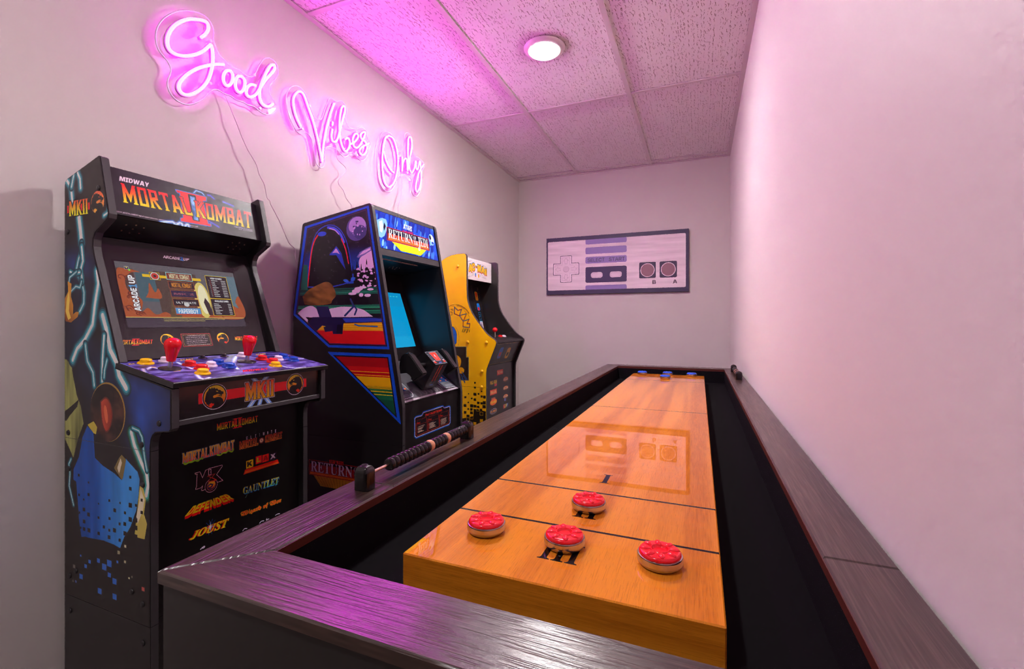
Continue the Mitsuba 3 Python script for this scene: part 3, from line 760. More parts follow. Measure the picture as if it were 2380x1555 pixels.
mq.add(fit(text_poly('MIDWAY', 'inter', 900), *[(0.686,0.0924),(0.7529,0.0944),(0.6885,0.1055)]), '#e3d6e0')
mq.add(fit(text_poly('MIDWAY, MORTAL KOMBAT and all related characters and elements © & ™ Warner Bros. Entertainment Inc. (s20)', 'inter', 600), *[(0.6651,0.0046),(0.8671,0.0044),(0.6656,0.0092)]), '#d8ccd6')
mq.add(fit(text_poly('MORTAL KOMBAT II Copyright 1993', 'inter', 600), *[(0.983,0.0287),(1.0434,0.0297),(0.9836,0.0322)]), '#c8bfe0')
mq.add(fit(text_poly('Midway Manufacturing Company', 'inter', 600), *[(0.9935,0.0241),(1.0436,0.0255),(0.994,0.0269)]), '#c8bfe0')
mq.clip(sbox(I0 + .0003, .0005, I1 - .0003, ML - .0005)).build('lettering', 'print_gloss', marq)

# bezel print and the lit display
BZ = frame((-1.2885, 0, 1.0055), XA, (-.110, 0, .3095))
bp = Print(BZ, gain=1.2)
def zlogo(pr, w, c_top='#e2161f', c_mid='#ef7a1a', c_low='#f2c41a', c_num='#d81420', spread=.0008):
    """The two-word logo with a large II behind, between bottom left, bottom right, top left corners."""
    bl, br, tl = (np.array(p) for p in w)
    u, v = br - bl, tl - bl
    at = lambda a, b: tuple(bl + u * a + v * b)
    num = [P([at(a, b) for a, b in pts]) for pts in ([(.37, 1.28), (.60, 1.28), (.60, 1.16), (.37, 1.16)], [(.37, -.28), (.60, -.28), (.60, -.16), (.37, -.16)], [(.405, -.2), (.47, -.2), (.47, 1.2), (.405, 1.2)], [(.505, -.2), (.57, -.2), (.57, 1.2), (.505, 1.2)])]
    pr.add(unary_union(num), c_num)
    for word, a0, a1 in (('MORTAL', 0, .49), ('KOMBAT', .505, 1)):
        gl = fit(slab_word(word), at(a0, 0), at(a1, 0), at(a0, 1))
        pr.add(gl.buffer(spread), '#0c0608')
        lo = gl.bounds
        half = P([at(-.1, -.1), at(1.1, -.1), at(1.1, .5), at(-.1, .5)])
        mid = at(.5, .5)
        pr.add(gl.difference(half), c_mid, c_top, at(.5, .45), at(.5, .85))
        pr.add(gl.intersection(half), c_low, c_mid, at(.5, .1), at(.5, .5))
zlogo(bp, [(0.6605,0.0415),(0.7337,0.0401),(0.6632,0.0527)])
zlogo(bp, [(0.9594,0.0405),(1.0354,0.0393),(0.9615,0.0524)])
ec = [(0.7718,0.0486),(0.9229,0.0482),(0.7752,0.0662),(0.9271,0.066)]
emblem(bp, ec[0], .0175)
emblem(bp, ec[1], .0175, -1)
ins = [(0.8073,0.0275),(0.8897,0.0277),(0.8875,0.0649),(0.8071,0.0657)]
bp.add(P(ins), '#9a2a22').add(P(ins).buffer(-.0016), '#170c10').add(P(ins).buffer(-.0042), '#b08a3c').add(P(ins).buffer(-.0048), '#170c10')
iu, iv = np.subtract(ins[1], ins[0]), np.subtract(ins[3], ins[0])
for k, s in enumerate(('Mortal Kombat II Instructions', 'TO START: PRESS PLAYER START BUTTON', 'TO PLAY: IN 2-PLAYER GAME, HIT OPPONENT', 'PRESS PUNCH AND KICK BUTTONS TO ATTACK', 'USE JOYSTICK TO MOVE, JUMP AND DUCK', 'FIND SECRET MOVES BY USING JOYSTICK AND BUTTONS')):
    z = .86 - k * .145
    a0, a1 = (.22, .80) if k == 0 else (.14, min(.9, .16 + .018 * len(s)))
    pt = lambda a, b: tuple(np.array(ins[0]) + iu * a + iv * b)
    bp.add(fit(text_poly(s, 'inter', 600), pt(a0, z - .05), pt(a1, z - .05), pt(a0, z + .01)), '#d8ccd0')
lg = [(0.8078,0.2893),(0.8517,0.2893),(0.8098,0.2973),(0.8527,0.2894),(0.8615,0.2881),(0.8555,0.2987),(0.8618,0.2892),(0.8769,0.2901),(0.8644,0.2972)]
bp.add(fit(text_poly('ARCADE', 'mono'), *lg[0:3]).buffer(.0006), '#cfc6d0').add(fit(text_poly('1', 'mono'), *lg[3:6]).buffer(.0009), '#2a78d0').add(fit(text_poly('UP', 'mono'), *lg[6:9]).buffer(.0006), '#cfc6d0')
bp.clip(sbox(I0, .001, I1, .327)).build('lettering', 'print_gloss', bez)

scr = [(0.6876,0.0868),(1.0075,0.0849),(1.0061,0.2635),(0.686,0.265)]
SA0, SA1 = scr[0][0], scr[1][0]
SB0, SB1 = min(scr[0][1], scr[1][1]), scr[3][1]
dq = lambda a, b: (SA0 + (SA1 - SA0) * a, SB0 + (SB1 - SB0) * b)     # display coordinates, 0 to 1
dp = Print(BZ, .0004)
dr_ = lambda a0, b0, a1, b1: sbox(*dq(a0, b0), *dq(a1, b1))
dp.add(dr_(0, 0, 1, 1), '#3a343e').add(dr_(0, .155, 1, 1), '#5c5a5e').add(dr_(0, .16, .12, .9), '#4c3a34').add(dr_(.13, .4, .30, .86), '#3e5c66').add(dr_(.27, .16, .62, .9), '#4c3c34')
dp.add(dr_(.72, .35, 1, .92), '#5a7480')
flame = lambda pts: P(smooth_path([dq(a, b) for a, b in pts + pts[:1]], .003))
for pts in ([(0, .155), (.32, .155), (.30, .24), (.22, .20), (.17, .30), (.12, .24), (.14, .42), (.06, .55), (.05, .72), (.10, .84), (.17, .86), (.06, .90), (0, .82)], [(.60, .155), (1, .155), (1, .55), (.95, .45), (.97, .33), (.90, .38), (.86, .27), (.78, .24), (.70, .22)], [(.17, .46), (.29, .46), (.28, .62), (.25, .55), (.22, .70), (.2, .55)], [(.30, .155), (.62, .155), (.58, .20), (.45, .22), (.36, .2)]):
    dp.add(flame(pts), '#a6512a')
for k in range(16):
    a, b = random.choice([(.03, .3), (.06, .5), (.2, .2), (.82, .2), (.93, .3), (.1, .22), (.05, .75), (.7, .19)])
    a, b = a + random.uniform(-.03, .03), b + random.uniform(-.05, .05)
    r = random.uniform(.012, .03)
    th = np.linspace(0, 4.5, 12)
    dp.add(L([dq(a + r * math.cos(t) * (1 - t / 7), b + 1.7 * r * math.sin(t) * (1 - t / 7)) for t in th], .0022), '#6a2c1c')
dp.add(ell(dq(.635, .46), .022, .055), '#d8c46a').add(ell(dq(.645, .47), .014, .045), '#e8e0b8')
dp.add(P([dq(.665, .2), dq(.64, .42), dq(.66, .5), dq(.69, .4), dq(.70, .2)]), '#33272a')
dp.add(P([dq(.33, .16), dq(.42, .16), dq(.50, .9), dq(.42, .92)]), '#5c4a32')
dp.add(dr_(0, .150, 1, .158), '#e8cf6a')
dp.add(dr_(.18, .79, .66, .835), '#e3b71e')
def card(b0, b1, a0, a1, edge, fill):
    dp.add(dr_(a0, b0, a1, b1), edge).add(dr_(a0 + .004, b0 + .008, a1 - .004, b1 - .008), fill)
card(.755, .875, .235, .315, '#e3b71e', '#2a2024')
dp.add(ell(dq(.275, .815), .011, .011), '#c8c8c8').add(ell(dq(.275, .815), .0088, .0088), '#c0392b').add(ell(dq(.275, .815), .0035, .0035), '#2a2024')
for k, (word, edge, fill, ink) in enumerate((('MORTAL KOMBAT', '#8fd6d8', '#7a3a2c', '#d9d4a8'), ('MORTAL KOMBAT', '#a6512a', '#2c2024', '#e08a2a'), ('MK 3', '#a6512a', '#2c2440', '#8a4a5c'), ('ULTIMATE', '#a6512a', '#241e22', '#c8c8c8'), ('PAPERBOY', '#a6512a', '#4f8fc4', '#e6e6ea'))):
    b1 = .90 - k * .145
    a0 = .365 + .003 * k
    card(b1 - .125, b1, a0, a0 + .22, edge, fill)
    wd = slab_word(word) if 'MORTAL' in word else text_poly(word, 'inter', 800)
    f_ = (.2, .8) if 'MORTAL' in word or k == 4 else (.35, .62)
    dp.add(fit(wd, dq(a0 + .025, b1 - .125 + .125 * f_[0]), dq(a0 + .195, b1 - .125 + .125 * f_[0]), dq(a0 + .025, b1 - .125 + .125 * f_[1])), ink)
    if k == 3:
        dp.add(ell(dq(a0 + .11, b1 - .095), .007, .006), '#c8c8c8')
    if k == 4:
        dp.add(dr_(a0 + .004, b1 - .117, a0 + .216, b1 - .105), '#c0392b')
card(.19, .905, .705, .915, '#e3b71e', '#241e22')
dp.add(dr_(.705, .488, .915, .502), '#e3b71e')
dp.add(fit(text_poly('HIGH SCORES', 'inter', 800), dq(.755, .845), dq(.865, .845), dq(.755, .875)), '#e6e6ea').add(fit(text_poly('AVAILABLE GAMES', 'inter', 800), dq(.745, .435), dq(.88, .435), dq(.745, .468)), '#e6e6ea')
for k in range(10):
    b = .815 - k * .031
    dp.add(dr_(.735, b, .738, b + .014), '#c8c8c8').add(dr_(.745, b, .750, b + .014), '#c0392b').add(dr_(.757, b, .757 + random.uniform(.03, .07), b + .011), '#c8c8c8').add(dr_(.85, b, .895, b + .011), '#c8c8c8')
for k in range(7):
    b = .395 - k * .029
    dp.add(dr_(.73, b, .73 + random.uniform(.025, .075), b + .011), '#c8c8c8').add(dr_(.865, b, .895, b + .011), '#c8c8c8')
lc = fit(text_poly('ARCADE1UP', 'inter', 900), (0, 0), (1, 0), (0, 1))
def vert(gm, b0, b1, a0, a1):
    return shapely.transform(gm, lambda xy: np.array([dq(a1 - (a1 - a0) * y, b0 + (b1 - b0) * x) for x, y in xy]))
big = vert(fit(text_poly('ARCADE', 'inter', 900), (0, 0), (1, 0), (0, 1)), .25, .60, .072, .118)
dp.add(big.buffer(.0012), '#33272a').add(big, '#e6e6ea')
dp.add(vert(fit(text_poly('1', 'inter', 900), (0, 0), (1, 0), (0, 1)), .605, .66, .065, .125), '#4f8fc4').add(vert(fit(text_poly('UP', 'inter', 900), (0, 0), (1, 0), (0, 1)), .67, .80, .072, .118), '#e6e6ea')
dp.add(dr_(.062, .885, .092, .935), '#c8c8c8').add(dr_(.064, .889, .090, .931), '#2c2440').add(P([dq(.067, .925), dq(.087, .925), dq(.077, .9)]), '#d8c46a').add(ell(dq(.094, .88), .0028, .0028), '#7fd64a')
for k, s in enumerate(('Press any button to start Mortal Kombat. Move up or down to select a different game. Move left to change', 'settings for Mortal Kombat. Move right to access Online Features.')):
    b = .118 - k * .028
    dp.add(fit(text_poly(s, 'inter', 500), dq(.27, b), dq(.27 + (.53 if k == 0 else .345), b), dq(.27, b + .022)), '#d8c46a')
obj('display_frame', extrude(sbox(SA0 - .004, SB0 - .004, SA1 + .004, SB1 + .004), .0003, BZ, 0.0), 'display_glass', c1)
dp.light('display', c1, .85, 'display_glass')

# control deck
DK = frame((-1.0645, 0, .9660), XA, (-.2125, 0, .038))
DL = math.hypot(.2125, .038)
deck = obj('control_deck', slab(sbox(Y0 - .0012, 0, Y1 + .0012, DL), .0125, .0018, DK, -.0125), 'cabinet_black', c1)
kp = Print(DK, .0004)
D0, D1 = Y0 + .001, Y1 - .001
kp.add(sbox(D0, .002, D1, DL - .001), '#35306a', fn=nebula(11, '#17122c', '#3a2f78', '#7d78c8', 42, (1, 2.2)), cell=(.004, .003))
for q in ([(0.6411,0.2038),(0.6408,0.1624),(0.6378,0.1136),(0.6482,0.1187),(0.6788,0.146),(0.6857,0.122)], [(0.6554,0.1356),(0.6412,0.1022),(0.6255,0.0904)], [(0.7194,0.0444),(0.7065,0.0109),(0.7098,-0.0007),(0.7279,0.0098)], [(0.9301,0.1924),(0.8929,0.153),(0.849,0.0961),(0.8332,0.0561)], [(0.9565,0.0513),(0.9593,0.0248),(0.9747,0.0055),(1.0072,0.0041)], [(1.047,0.1099),(1.074,0.1001),(1.0957,0.0995)], [(0.7527,0.1703),(0.7471,0.1386),(0.7434,0.0963),(0.7615,0.1103)]):
    kp.glow(L(q, .0022), ['#4a448c', '#6d7cc4', '#b9d2ee', '#eef4ff'], .006)
kp.add(P([(0.801,0.2425),(0.8684,0.2529),(0.8594,0.2229),(0.7946,0.2162)]), '#b8962e').add(P([(0.8041,0.2377),(0.8605,0.2448),(0.855,0.2283),(0.8006,0.224)]), '#3a2a1a')
kp.add(fit(slab_word('MORTAL KOMBAT'), *[(0.6774,0.2219),(0.8046,0.2325),(0.6897,0.2397)]), '#d4222a')
for w_, q, cc in (('MIDWAY', [(0.8246,0.0239),(0.8976,0.0214),(0.8352,0.0416)], '#d4222a'), ('START', [(0.7664,0.1823),(0.8019,0.1844),(0.7752,0.1991)], '#c99a3a'), ('START', [(0.9841,0.1811),(1.02,0.1834),(0.996,0.1983)], '#c99a3a'), ('HIGH', [(0.6751,0.1392),(0.6851,0.139),(0.6791,0.148)], '#c99a3a'), ('LOW', [(0.6943,0.0871),(0.7106,0.0878),(0.7009,0.0996)], '#c99a3a'), ('BLK', [(0.6518,0.1837),(0.6644,0.1837),(0.657,0.1953)], '#c99a3a')):
    kp.add(fit(text_poly(w_, 'inter', 900), *q), cc)
kp.clip(sbox(D0, .002, D1, DL - .001)).build('deck_print', 'print_gloss', deck)
BTN = [('plastic_yellow', .0172), ('plastic_white', .0155), ('plastic_red_button', .0172), ('plastic_red_button', .0172), ('plastic_yellow', .0172), ('plastic_white', .0155), ('plastic_blue', .0172), ('plastic_blue', .0172),
       ('plastic_white', .0155), ('plastic_red_button', .0172), ('plastic_red_button', .0172), ('plastic_yellow', .0172), ('plastic_white', .0155), ('plastic_blue', .0172), ('plastic_blue', .0172)]
BPOS = [(0.687,0.1831),(0.7346,0.1888),(0.7598,0.1333),(0.7604,0.0887),(0.7365,0.0485),(0.7968,0.1087),(0.8282,0.1262),(0.8274,0.0818),(0.9391,0.1826),(0.9642,0.1306),(0.9664,0.0886),(0.9417,0.0487),(1.0041,0.1117),(1.0375,0.1303),(1.0363,0.0859)]
for (m_, r), (a, b) in zip(BTN, BPOS):
    prof = [(r * .995, .0), (r, .0012), (r * .93, .0032), (r * .74, .0040), (r * .72, .0045), (r * .70, .0098), (r * .62, .0112), (r * .45, .0104), (0, .0100)]
    obj('button', lathe(prof, 32, (a, b, .0004), DK), m_, c1, smooth=35)
for a, b in [(0.8316,0.1944),(0.893,0.1945)]:
    obj('select_button', lathe([(.0105, 0), (.0108, .001), (.0095, .0022), (.0055, .003), (.0052, .0065), (.0035, .008), (0, .0084)], 24, (a, b, .0004), DK), 'plastic_black', c1, smooth=35)
for a, b in [(0.7033,0.1173),(0.9067,0.1197)]:
    j = numbered(c1 + '__joystick')
    s = 1.0
    obj('bat_top', lathe([(0, .019), (.0080, .019), (.0092, .0205), (.0100, .026), (.0122, .036), (.0152, .048), (.0172, .056), (.0176, .061), (.0166, .0665), (.0138, .0712), (.0090, .0744), (.0040, .0757), (0, .076)], 36, (a, b, 0), DK), 'plastic_red', j, smooth=True)
    obj('shaft', lathe([(.0048, .001), (.0048, .0195), (0, .0195)], 20, (a, b, 0), DK), 'steel', j, smooth=40)
    obj('base_disc', lathe([(.0235, .0004), (.0237, .0012), (.0228, .0020), (.0050, .0028), (0, .0028)], 40, (a, b, 0.0002), DK), 'plastic_black', j, smooth=30)

# apron below the deck
ap = obj('apron', bx(-1.098, -1.086, I0, I1, .8780, .9545), 'cabinet_black', c1)
obj('apron_ledge', bx(-1.140, -1.0795, I0, I1, .8658, .8780, .001), 'cabinet_edge', c1)
AF = frame((-1.086, 0, 0), XA, XB)
a_ = Print(AF, gain=1.3)
a_.add(sbox(I0 + .002, .8785, I1 - .002, .952), '#150d0a', fn=lambda v: lin('#0c0809') + (lin('#4a2818') - lin('#0c0809')) * (np.clip((v[:, 1:2] - .915) / .04, 0, 1) * (.6 + .4 * np.sin(v[:, 0:1] * 25) ** 2)), cell=(.01, .006))
band = [(0.7088,0.9301),(1.0265,0.9283),(0.7088,0.905),(1.0265,0.9039)]
zc = .9190
a_.add(sbox(band[0][0], zc - .0125, band[1][0], zc + .0125), '#d8121e')
e2 = [(0.7485,0.9182),(0.986,0.9172)]
lt = [(0.8236,0.9515),(0.9194,0.9507),(0.8669,0.9089),(0.821,0.8793),(0.9074,0.8798)]
lx = (lt[0][0] + lt[1][0]) / 2
for pts in ([(-.034, .046), (-.018, .030), (-.006, .018), (0, 0)], [(.034, .046), (.02, .032), (.008, .02), (0, 0)], [(-.034, -.044), (-.022, -.03), (-.008, -.016), (0, 0)], [(.032, -.044), (.018, -.026), (.01, -.016), (0, 0)], [(-.004, -.044), (.004, -.02), (0, 0)]):
    a_.add(L([(lx + x, zc + z) for x, z in pts], .013), '#3c4c74').add(L([(lx + x, zc + z) for x, z in pts], .0105), '#6f9ad0').add(L([(lx + x, zc + z) for x, z in pts], .003), '#c6d8ec')
mk = word2(slab_word('MKII', .2), [(lx - .043, zc - .0235), (lx + .043, zc - .0235), (lx - .043, zc + .0225), (lx + .043, zc + .0225)])
a_.add(mk.buffer(.0026), '#c9b9c4').add(mk.buffer(.0014), '#2a1410').add(mk, '#f2b01c', '#d43a1c', (lx, zc - .02), (lx, zc + .022))
emblem(a_, (e2[0][0], zc), .0272, ring='#d6c6cf')
emblem(a_, (e2[1][0], zc), .0272, -1, ring='#d6c6cf')
a_.clip(sbox(I0 + .002, .8785, I1 - .002, .952)).build('lettering', 'print_gloss', ap)

# lower front board with the game names
lb = obj('front_board', bx(-1.176, -1.166, I0, I1, .41, .866), 'cabinet_inner', c1)
obj('kick_board', bx(-1.176, -1.166, I0, I1, .002, .409), 'cabinet_inner', c1)
LF = frame((-1.166, 0, 0), XA, XB)
lp = Print(LF, gain=1.7)
lp.add(sbox(I0 + .004, .42, I1 - .004, .86), (10, 9, 9))
zlogo(lp, [(0.8085,0.8162),(0.928,0.8151),(0.8085,0.8334)], spread=.0004)
Q = [(0.7234,0.7547),(0.7873,0.7539),(0.7234,0.7788),(0.7899,0.7541),(0.8569,0.7548),(0.7899,0.7793),(0.8723,0.7501),(0.9289,0.7489),(0.8723,0.7709),(0.9527,0.7495),(1.0099,0.7489),(0.9527,0.769)]
for k, w_ in ((0, 'MORTAL'), (3, 'KOMBAT')):
    gq = fit(slab_word(w_), *Q[k:k + 3])
    x0, y0, x1, y1 = gq.bounds
    lp.add(gq.buffer(.0011), '#a9a0a4').add(gq.buffer(.0003), '#2a0f08').add(gq, '#d8231a', '#d9a61c', (x0, y0), (x0, y1))
lp.add(L(smooth_path([(0.7264,0.7551),(0.7299,0.751),(0.7383,0.7529),(0.7456,0.7521),(0.753,0.7538),(0.7604,0.7505),(0.7667,0.7544),(0.7718,0.753)], .002), .0042), '#6f9414')
lp.add(L(smooth_path([(0.8099,0.7524),(0.8181,0.7495),(0.8263,0.7533),(0.8333,0.7515),(0.8404,0.755),(0.8489,0.75),(0.854,0.7528),(0.854,0.7569)], .002), .0038), '#7c9e14')
for k, w_ in ((6, 'MORTAL'), (9, 'KOMBAT')):
    gq = fit(slab_word(w_), *Q[k:k + 3])
    x0, y0, x1, y1 = gq.bounds
    lp.add(gq.buffer(.0009), '#c8792c', '#8a1f1a', (x0, y0), (x0, y1)).add(gq.buffer(-.0002), '#3a1210', '#5c1714', (x0, y0), (x0, y1))
c3 = [(0.9402,0.7588)][0]
lp.add(ell(c3, .0085, .0085), '#7a2018').add(ell(c3, .0072, .0072), '#120808').add(ell(c3, .0058, .0058), '#d9a889').add(L([(c3[0] - .002, c3[1] + .002), (c3[0] + .002, c3[1] + .001), (c3[0] - .001, c3[1] - .001), (c3[0] + .002, c3[1] - .003)], .0012), '#6a4a3c')
for ch, q in zip('ULTIMATE', [(0.8942,0.7719),(0.9074,0.7716),(0.9211,0.7715),(0.934,0.7719),(0.9473,0.7718),(0.9607,0.7719),(0.9733,0.7718),(0.9868,0.7709)]):
    gq = fit(text_poly(ch, 'inter', 700), (q[0] - (.0006 if ch == 'I' else .0019), q[1]), (q[0] + (.0006 if ch == 'I' else .0019), q[1]), (q[0] - (.0006 if ch == 'I' else .0019), q[1] + .0088))
    lp.add(gq, '#c9c2ca')
# K L A X on four tiles over a red strip
kl = [(0.8919,0.6909),(0.9137,0.6901),(0.9216,0.6949),(0.9407,0.6941),(0.9427,0.6935),(0.9641,0.6921),(0.9658,0.6918),(0.9907,0.69)]
for k, (ch, fill, ink) in enumerate((('K', '#c9a415', '#141414'), ('L', '#c5151c', '#d9c41a'), ('A', '#d4241c', '#7a100f'), ('X', '#17151a', '#cfcad2'))):
    x0, x1, z0 = kl[2 * k][0], kl[2 * k + 1][0], kl[2 * k][1]
    lp.add(sbox(x0 - .0006, z0 - .0006, x1 + .0006, z0 + .0220), '#2b0d0c').add(sbox(x0, z0, x1, z0 + .0215), fill)
    lp.add(fit(text_poly(ch, 'inter', 900), (x0 + .003, z0 + .004), (x1 - .003, z0 + .004), (x0 + .003, z0 + .018)), ink)
st = [(0.8835,0.6773),(1.0001,0.676),(0.9939,0.6892),(0.8889,0.6897)]
lp.add(P(st), '#b8160f').add(P([(st[0][0] + .004, st[0][1] + .0018), (st[1][0] - .004, st[1][1] + .001), (st[1][0] - .006, st[1][1] + .006), (st[0][0] + .006, st[0][1] + .0075)]), '#d8551a')
# MK 3, outlined
mo = P([(0.753,0.7209),(0.7542,0.7183),(0.7579,0.7181),(0.7567,0.6868),(0.7548,0.6836),(0.7548,0.6805),(0.7661,0.6801),(0.7693,0.682),(0.7718,0.6843),(0.7686,0.6732),(0.7744,0.6719),(0.8085,0.6801),(0.8249,0.6807),(0.8079,0.7014),(0.8236,0.7186),(0.8229,0.7219),(0.7899,0.7229),(0.7795,0.7212),(0.7718,0.7042),(0.7652,0.7216),(0.7536,0.7218)])
lp.add(mo.buffer(.0006), '#c99aa0').add(mo.buffer(-.0006), '#14070a')
r3 = [(0.7939,0.6777)][0]
lp.add(ell(r3, .0165, .0175), '#c99aa0').add(ell(r3, .0155, .0165), '#14070a').add(ell(r3, .0112, .0122), '#c85a50').add(ell(r3, .0105, .0115), '#2a1428').add(ell((r3[0] + .001, r3[1] + .002), .0092, .0095), '#d02018', '#e8b01c', (r3[0], r3[1] - .008), (r3[0], r3[1] + .009))
lp.add(L([(r3[0] - .008, r3[1] + .001), (r3[0] - .002, r3[1] + .004), (r3[0] + .004, r3[1] + .001), (r3[0] + .001, r3[1] - .004), (r3[0] - .006, r3[1] - .005)], .0036), '#271634')
lp.add(P([(0.7834,0.7045),(0.8052,0.7055),(0.7965,0.6977),(0.8085,0.688),(0.8052,0.6851),(0.7847,0.6891),(0.7925,0.6983)]), '#a82a1e').add(P([(0.7853,0.7032),(0.8025,0.7044),(0.7939,0.6973),(0.8045,0.6886),(0.7873,0.6902),(0.7945,0.699)]), '#14070a')
lp.add(P([(0.7862,0.7204),(0.7939,0.7201),(0.7941,0.705),(0.7862,0.7058)]), '#c99aa0').add(P([(0.7876,0.7188),(0.7925,0.7188),(0.7928,0.7066),(0.7876,0.7069)]), '#14070a')
# the other names
def name_logo(word, q, face, edge=None, shade=None, drop=(0, -.003), grad=None, w=.0008):
    gq = fit(word, *q) if len(q) == 3 else word2(word, q)
    if shade:
        lp.add(unary_union([affinity.translate(gq, drop[0] * k / 4, drop[1] * k / 4) for k in range(1, 5)]), shade)
    if edge:
        lp.add(gq.buffer(w), edge)
    x0, y0, x1, y1 = gq.bounds
    if grad:
        lp.add(gq, grad, face, (x0, y0 + .1 * (y1 - y0)), (x0, y1 - .1 * (y1 - y0)))
    else:
        lp.add(gq, face)
dfq = [(0.7276,0.6229),(0.8569,0.6204),(0.7493,0.6414),(0.8354,0.6419)]
name_logo(text_poly('DEFENDER', 'inter', 900), dfq, '#c9a812', shade='#c4100f', drop=(0, -.0068))
name_logo(serif('GAUNTLET'), [(0.882,0.6239),(0.9956,0.616),(0.8828,0.6426),(0.9992,0.6361)], '#c9b412', shade='#1a70a8', drop=(.0012, -.0024), grad='#4f8a28', w=.0005)
lp.add(L([(0.8981,0.6226),(0.8904,0.6119)], .001), '#4f8a5c').add(L([(0.9974,0.623),(0.9868,0.6121)], .001), '#4f9a8c')
name_logo(fraktur('Wizard of Wor'), [(0.8768,0.5618),(1.0063,0.5545),(0.876,0.576),(1.0072,0.5695)], '#c4231a', edge='#dc8a1c', w=.0009)
jq = [(0.7401,0.5591),(0.8396,0.5501),(0.7468,0.5775),(0.8432,0.5751)]
sc = [(0.7921,0.5712)][0]
lp.add(unary_union([L([(sc[0] - .016 * math.cos(t), sc[1] - .019 * math.sin(t)), (sc[0] + .016 * math.cos(t), sc[1] + .019 * math.sin(t))], .0010) for t in np.arange(6) * math.pi / 6 + .2]), '#1c3c80')
name_logo(serif_italic('JOUST').buffer(3), jq, '#c9a812', shade='#a8140f', drop=(-.0034, .0008))
lp.add(unary_union([P([(sc[0] + .0115 * f * math.cos(t), sc[1] + .0145 * f * math.sin(t)), (sc[0] - .0011 * math.sin(t), sc[1] + .0011 * math.cos(t)), (sc[0] + .0011 * math.sin(t), sc[1] - .0011 * math.cos(t))]) for t, f in [(k * math.pi / 4 + (math.pi / 2), 1.0 if k % 2 == 0 else .5) for k in range(8)]]), '#d9d2dc')
for q in ([(0.7667,0.5249),(0.7705,0.5276),(0.7763,0.5288),(0.7769,0.526),(0.7718,0.5251)], [(0.882,0.5233),(0.8873,0.5267),(0.8942,0.5245)], [(0.9337,0.5232),(0.9394,0.526),(0.9477,0.5245)], [(0.9577,0.5267),(0.956,0.5229),(0.9644,0.5233)], [(0.9868,0.5248),(0.993,0.5259),(1.001,0.5243)]):
    lp.add(L(smooth_path(q, .002), .0022), '#b9b4c4')
lp.clip(sbox(I0 + .004, .42, I1 - .004, .86)).build('lettering', 'print_gloss', lb)

# side art: night sky, lightning, a blue shape breaking into squares
SM = frame((0, Y0, 0), (1, 0, 0), (0, 0, 1))
sp = Print(SM, .0006, 1.25)
fig_in = fig.buffer(-.0018)
def sky_fn(v):
    f1 = nebula(21, '#131012', '#17203f', '#1f49a0', 5.5)(v)
    k = lambda c, r: np.exp(-(((v - np.array(c)) / np.array(r)) ** 2).sum(1))[:, None]
    m = np.clip(k((-1.17, .91), (.10, .10)) * 1.1 + k((-1.42, 1.10), (.07, .12)) * .9 + k((-1.36, .98), (.12, .10)) * .8 + k((-1.45, 1.24), (.05, .03)) * .5, 0, 1)
    return lin('#15110f') * (1 - m) + f1 * m * 1.25
sp.add(fig_in.intersection(sbox(-2, .41, 0, 2)), '#15110f', fn=sky_fn, cell=(.014, .014))
sp.add(P([(-1.5017,1.0063),(-1.4871,1.0035),(-1.4668,0.9913),(-1.4581,0.9595),(-1.4439,0.9187),(-1.4242,0.8882),(-1.413,0.8479),(-1.4354,0.811),(-1.4581,0.7575),(-1.4725,0.7752),(-1.5017,0.8078)]), '#6c7038', fn=lambda v: lin('#33351c') + (lin('#a9ad62') - lin('#33351c')) * np.clip(meshkit.fbm(np.c_[v[:, 0] * 70, v[:, 1] * 5, v[:, 0] * 0], 3, 4)[:, None] * 1.5 - .35, 0, 1), cell=(.005, .02))
sp.add(P([(-1.5017,0.8696),(-1.4783,0.8811),(-1.4326,0.9066),(-1.4411,0.887),(-1.4725,0.8638),(-1.49,0.8478),(-1.5017,0.8501)]), '#14110f')
bolt = ['#17303c', '#1f5a68', '#38909c', '#8fc4c6']
def lightning(pts, w, gw=.010, cols=bolt, core='#cfd0cc'):
    gl = L(pts, w, 'round')
    sp.glow(gl, cols, gw)
    sp.add(gl, core)
lightning([(-1.4422,1.4777),(-1.4286,1.4569),(-1.4258,1.4328)], .006, .011)
lightning([(-1.4929,1.4646),(-1.4685,1.4408),(-1.4627,1.4048)], .008, .012)
lightning([(-1.4547,1.4728),(-1.4662,1.4405)], .004, .010)
lightning([(-1.4331,1.3605),(-1.4264,1.3281),(-1.4214,1.2961)], .013, .012)
lightning([(-1.4214,1.2961),(-1.4242,1.2741),(-1.4365,1.2525),(-1.4456,1.2258),(-1.4382,1.2176),(-1.4214,1.2011),(-1.4102,1.1723),(-1.4119,1.1455),(-1.4298,1.1251)], .0026, .010)
lightning([(-1.4214,1.2866),(-1.4152,1.2514),(-1.4242,1.2329),(-1.4186,1.201)], .0055, .010)
lightning([(-1.4725,1.227),(-1.4581,1.2215),(-1.4298,1.2236)], .004, .008)
lightning([(-1.4439,1.2258),(-1.4743,1.2125),(-1.4783,1.1965)], .002, .006)
lightning([(-1.4214,1.2011),(-1.4286,1.1854),(-1.4467,1.1891),(-1.4685,1.1769)], .002, .006)
lightning([(-1.3557,1.2236),(-1.3499,1.1925),(-1.3638,1.1432),(-1.3735,1.0935),(-1.4074,1.0556),(-1.4411,1.0327),(-1.461,1.0034)], .009, .014)
lightning([(-1.3319,1.1151),(-1.3162,1.0814),(-1.3007,1.0328),(-1.2751,1.0033),(-1.2651,0.9736),(-1.2377,0.9451)], .013, .014)
lightning([(-1.4047,1.0439),(-1.3964,1.0032),(-1.3719,0.976),(-1.3665,0.9435)], .003, .010)
lightning([(-1.3256,1.0668),(-1.3319,1.0115),(-1.334,0.956)], .0055, .010)
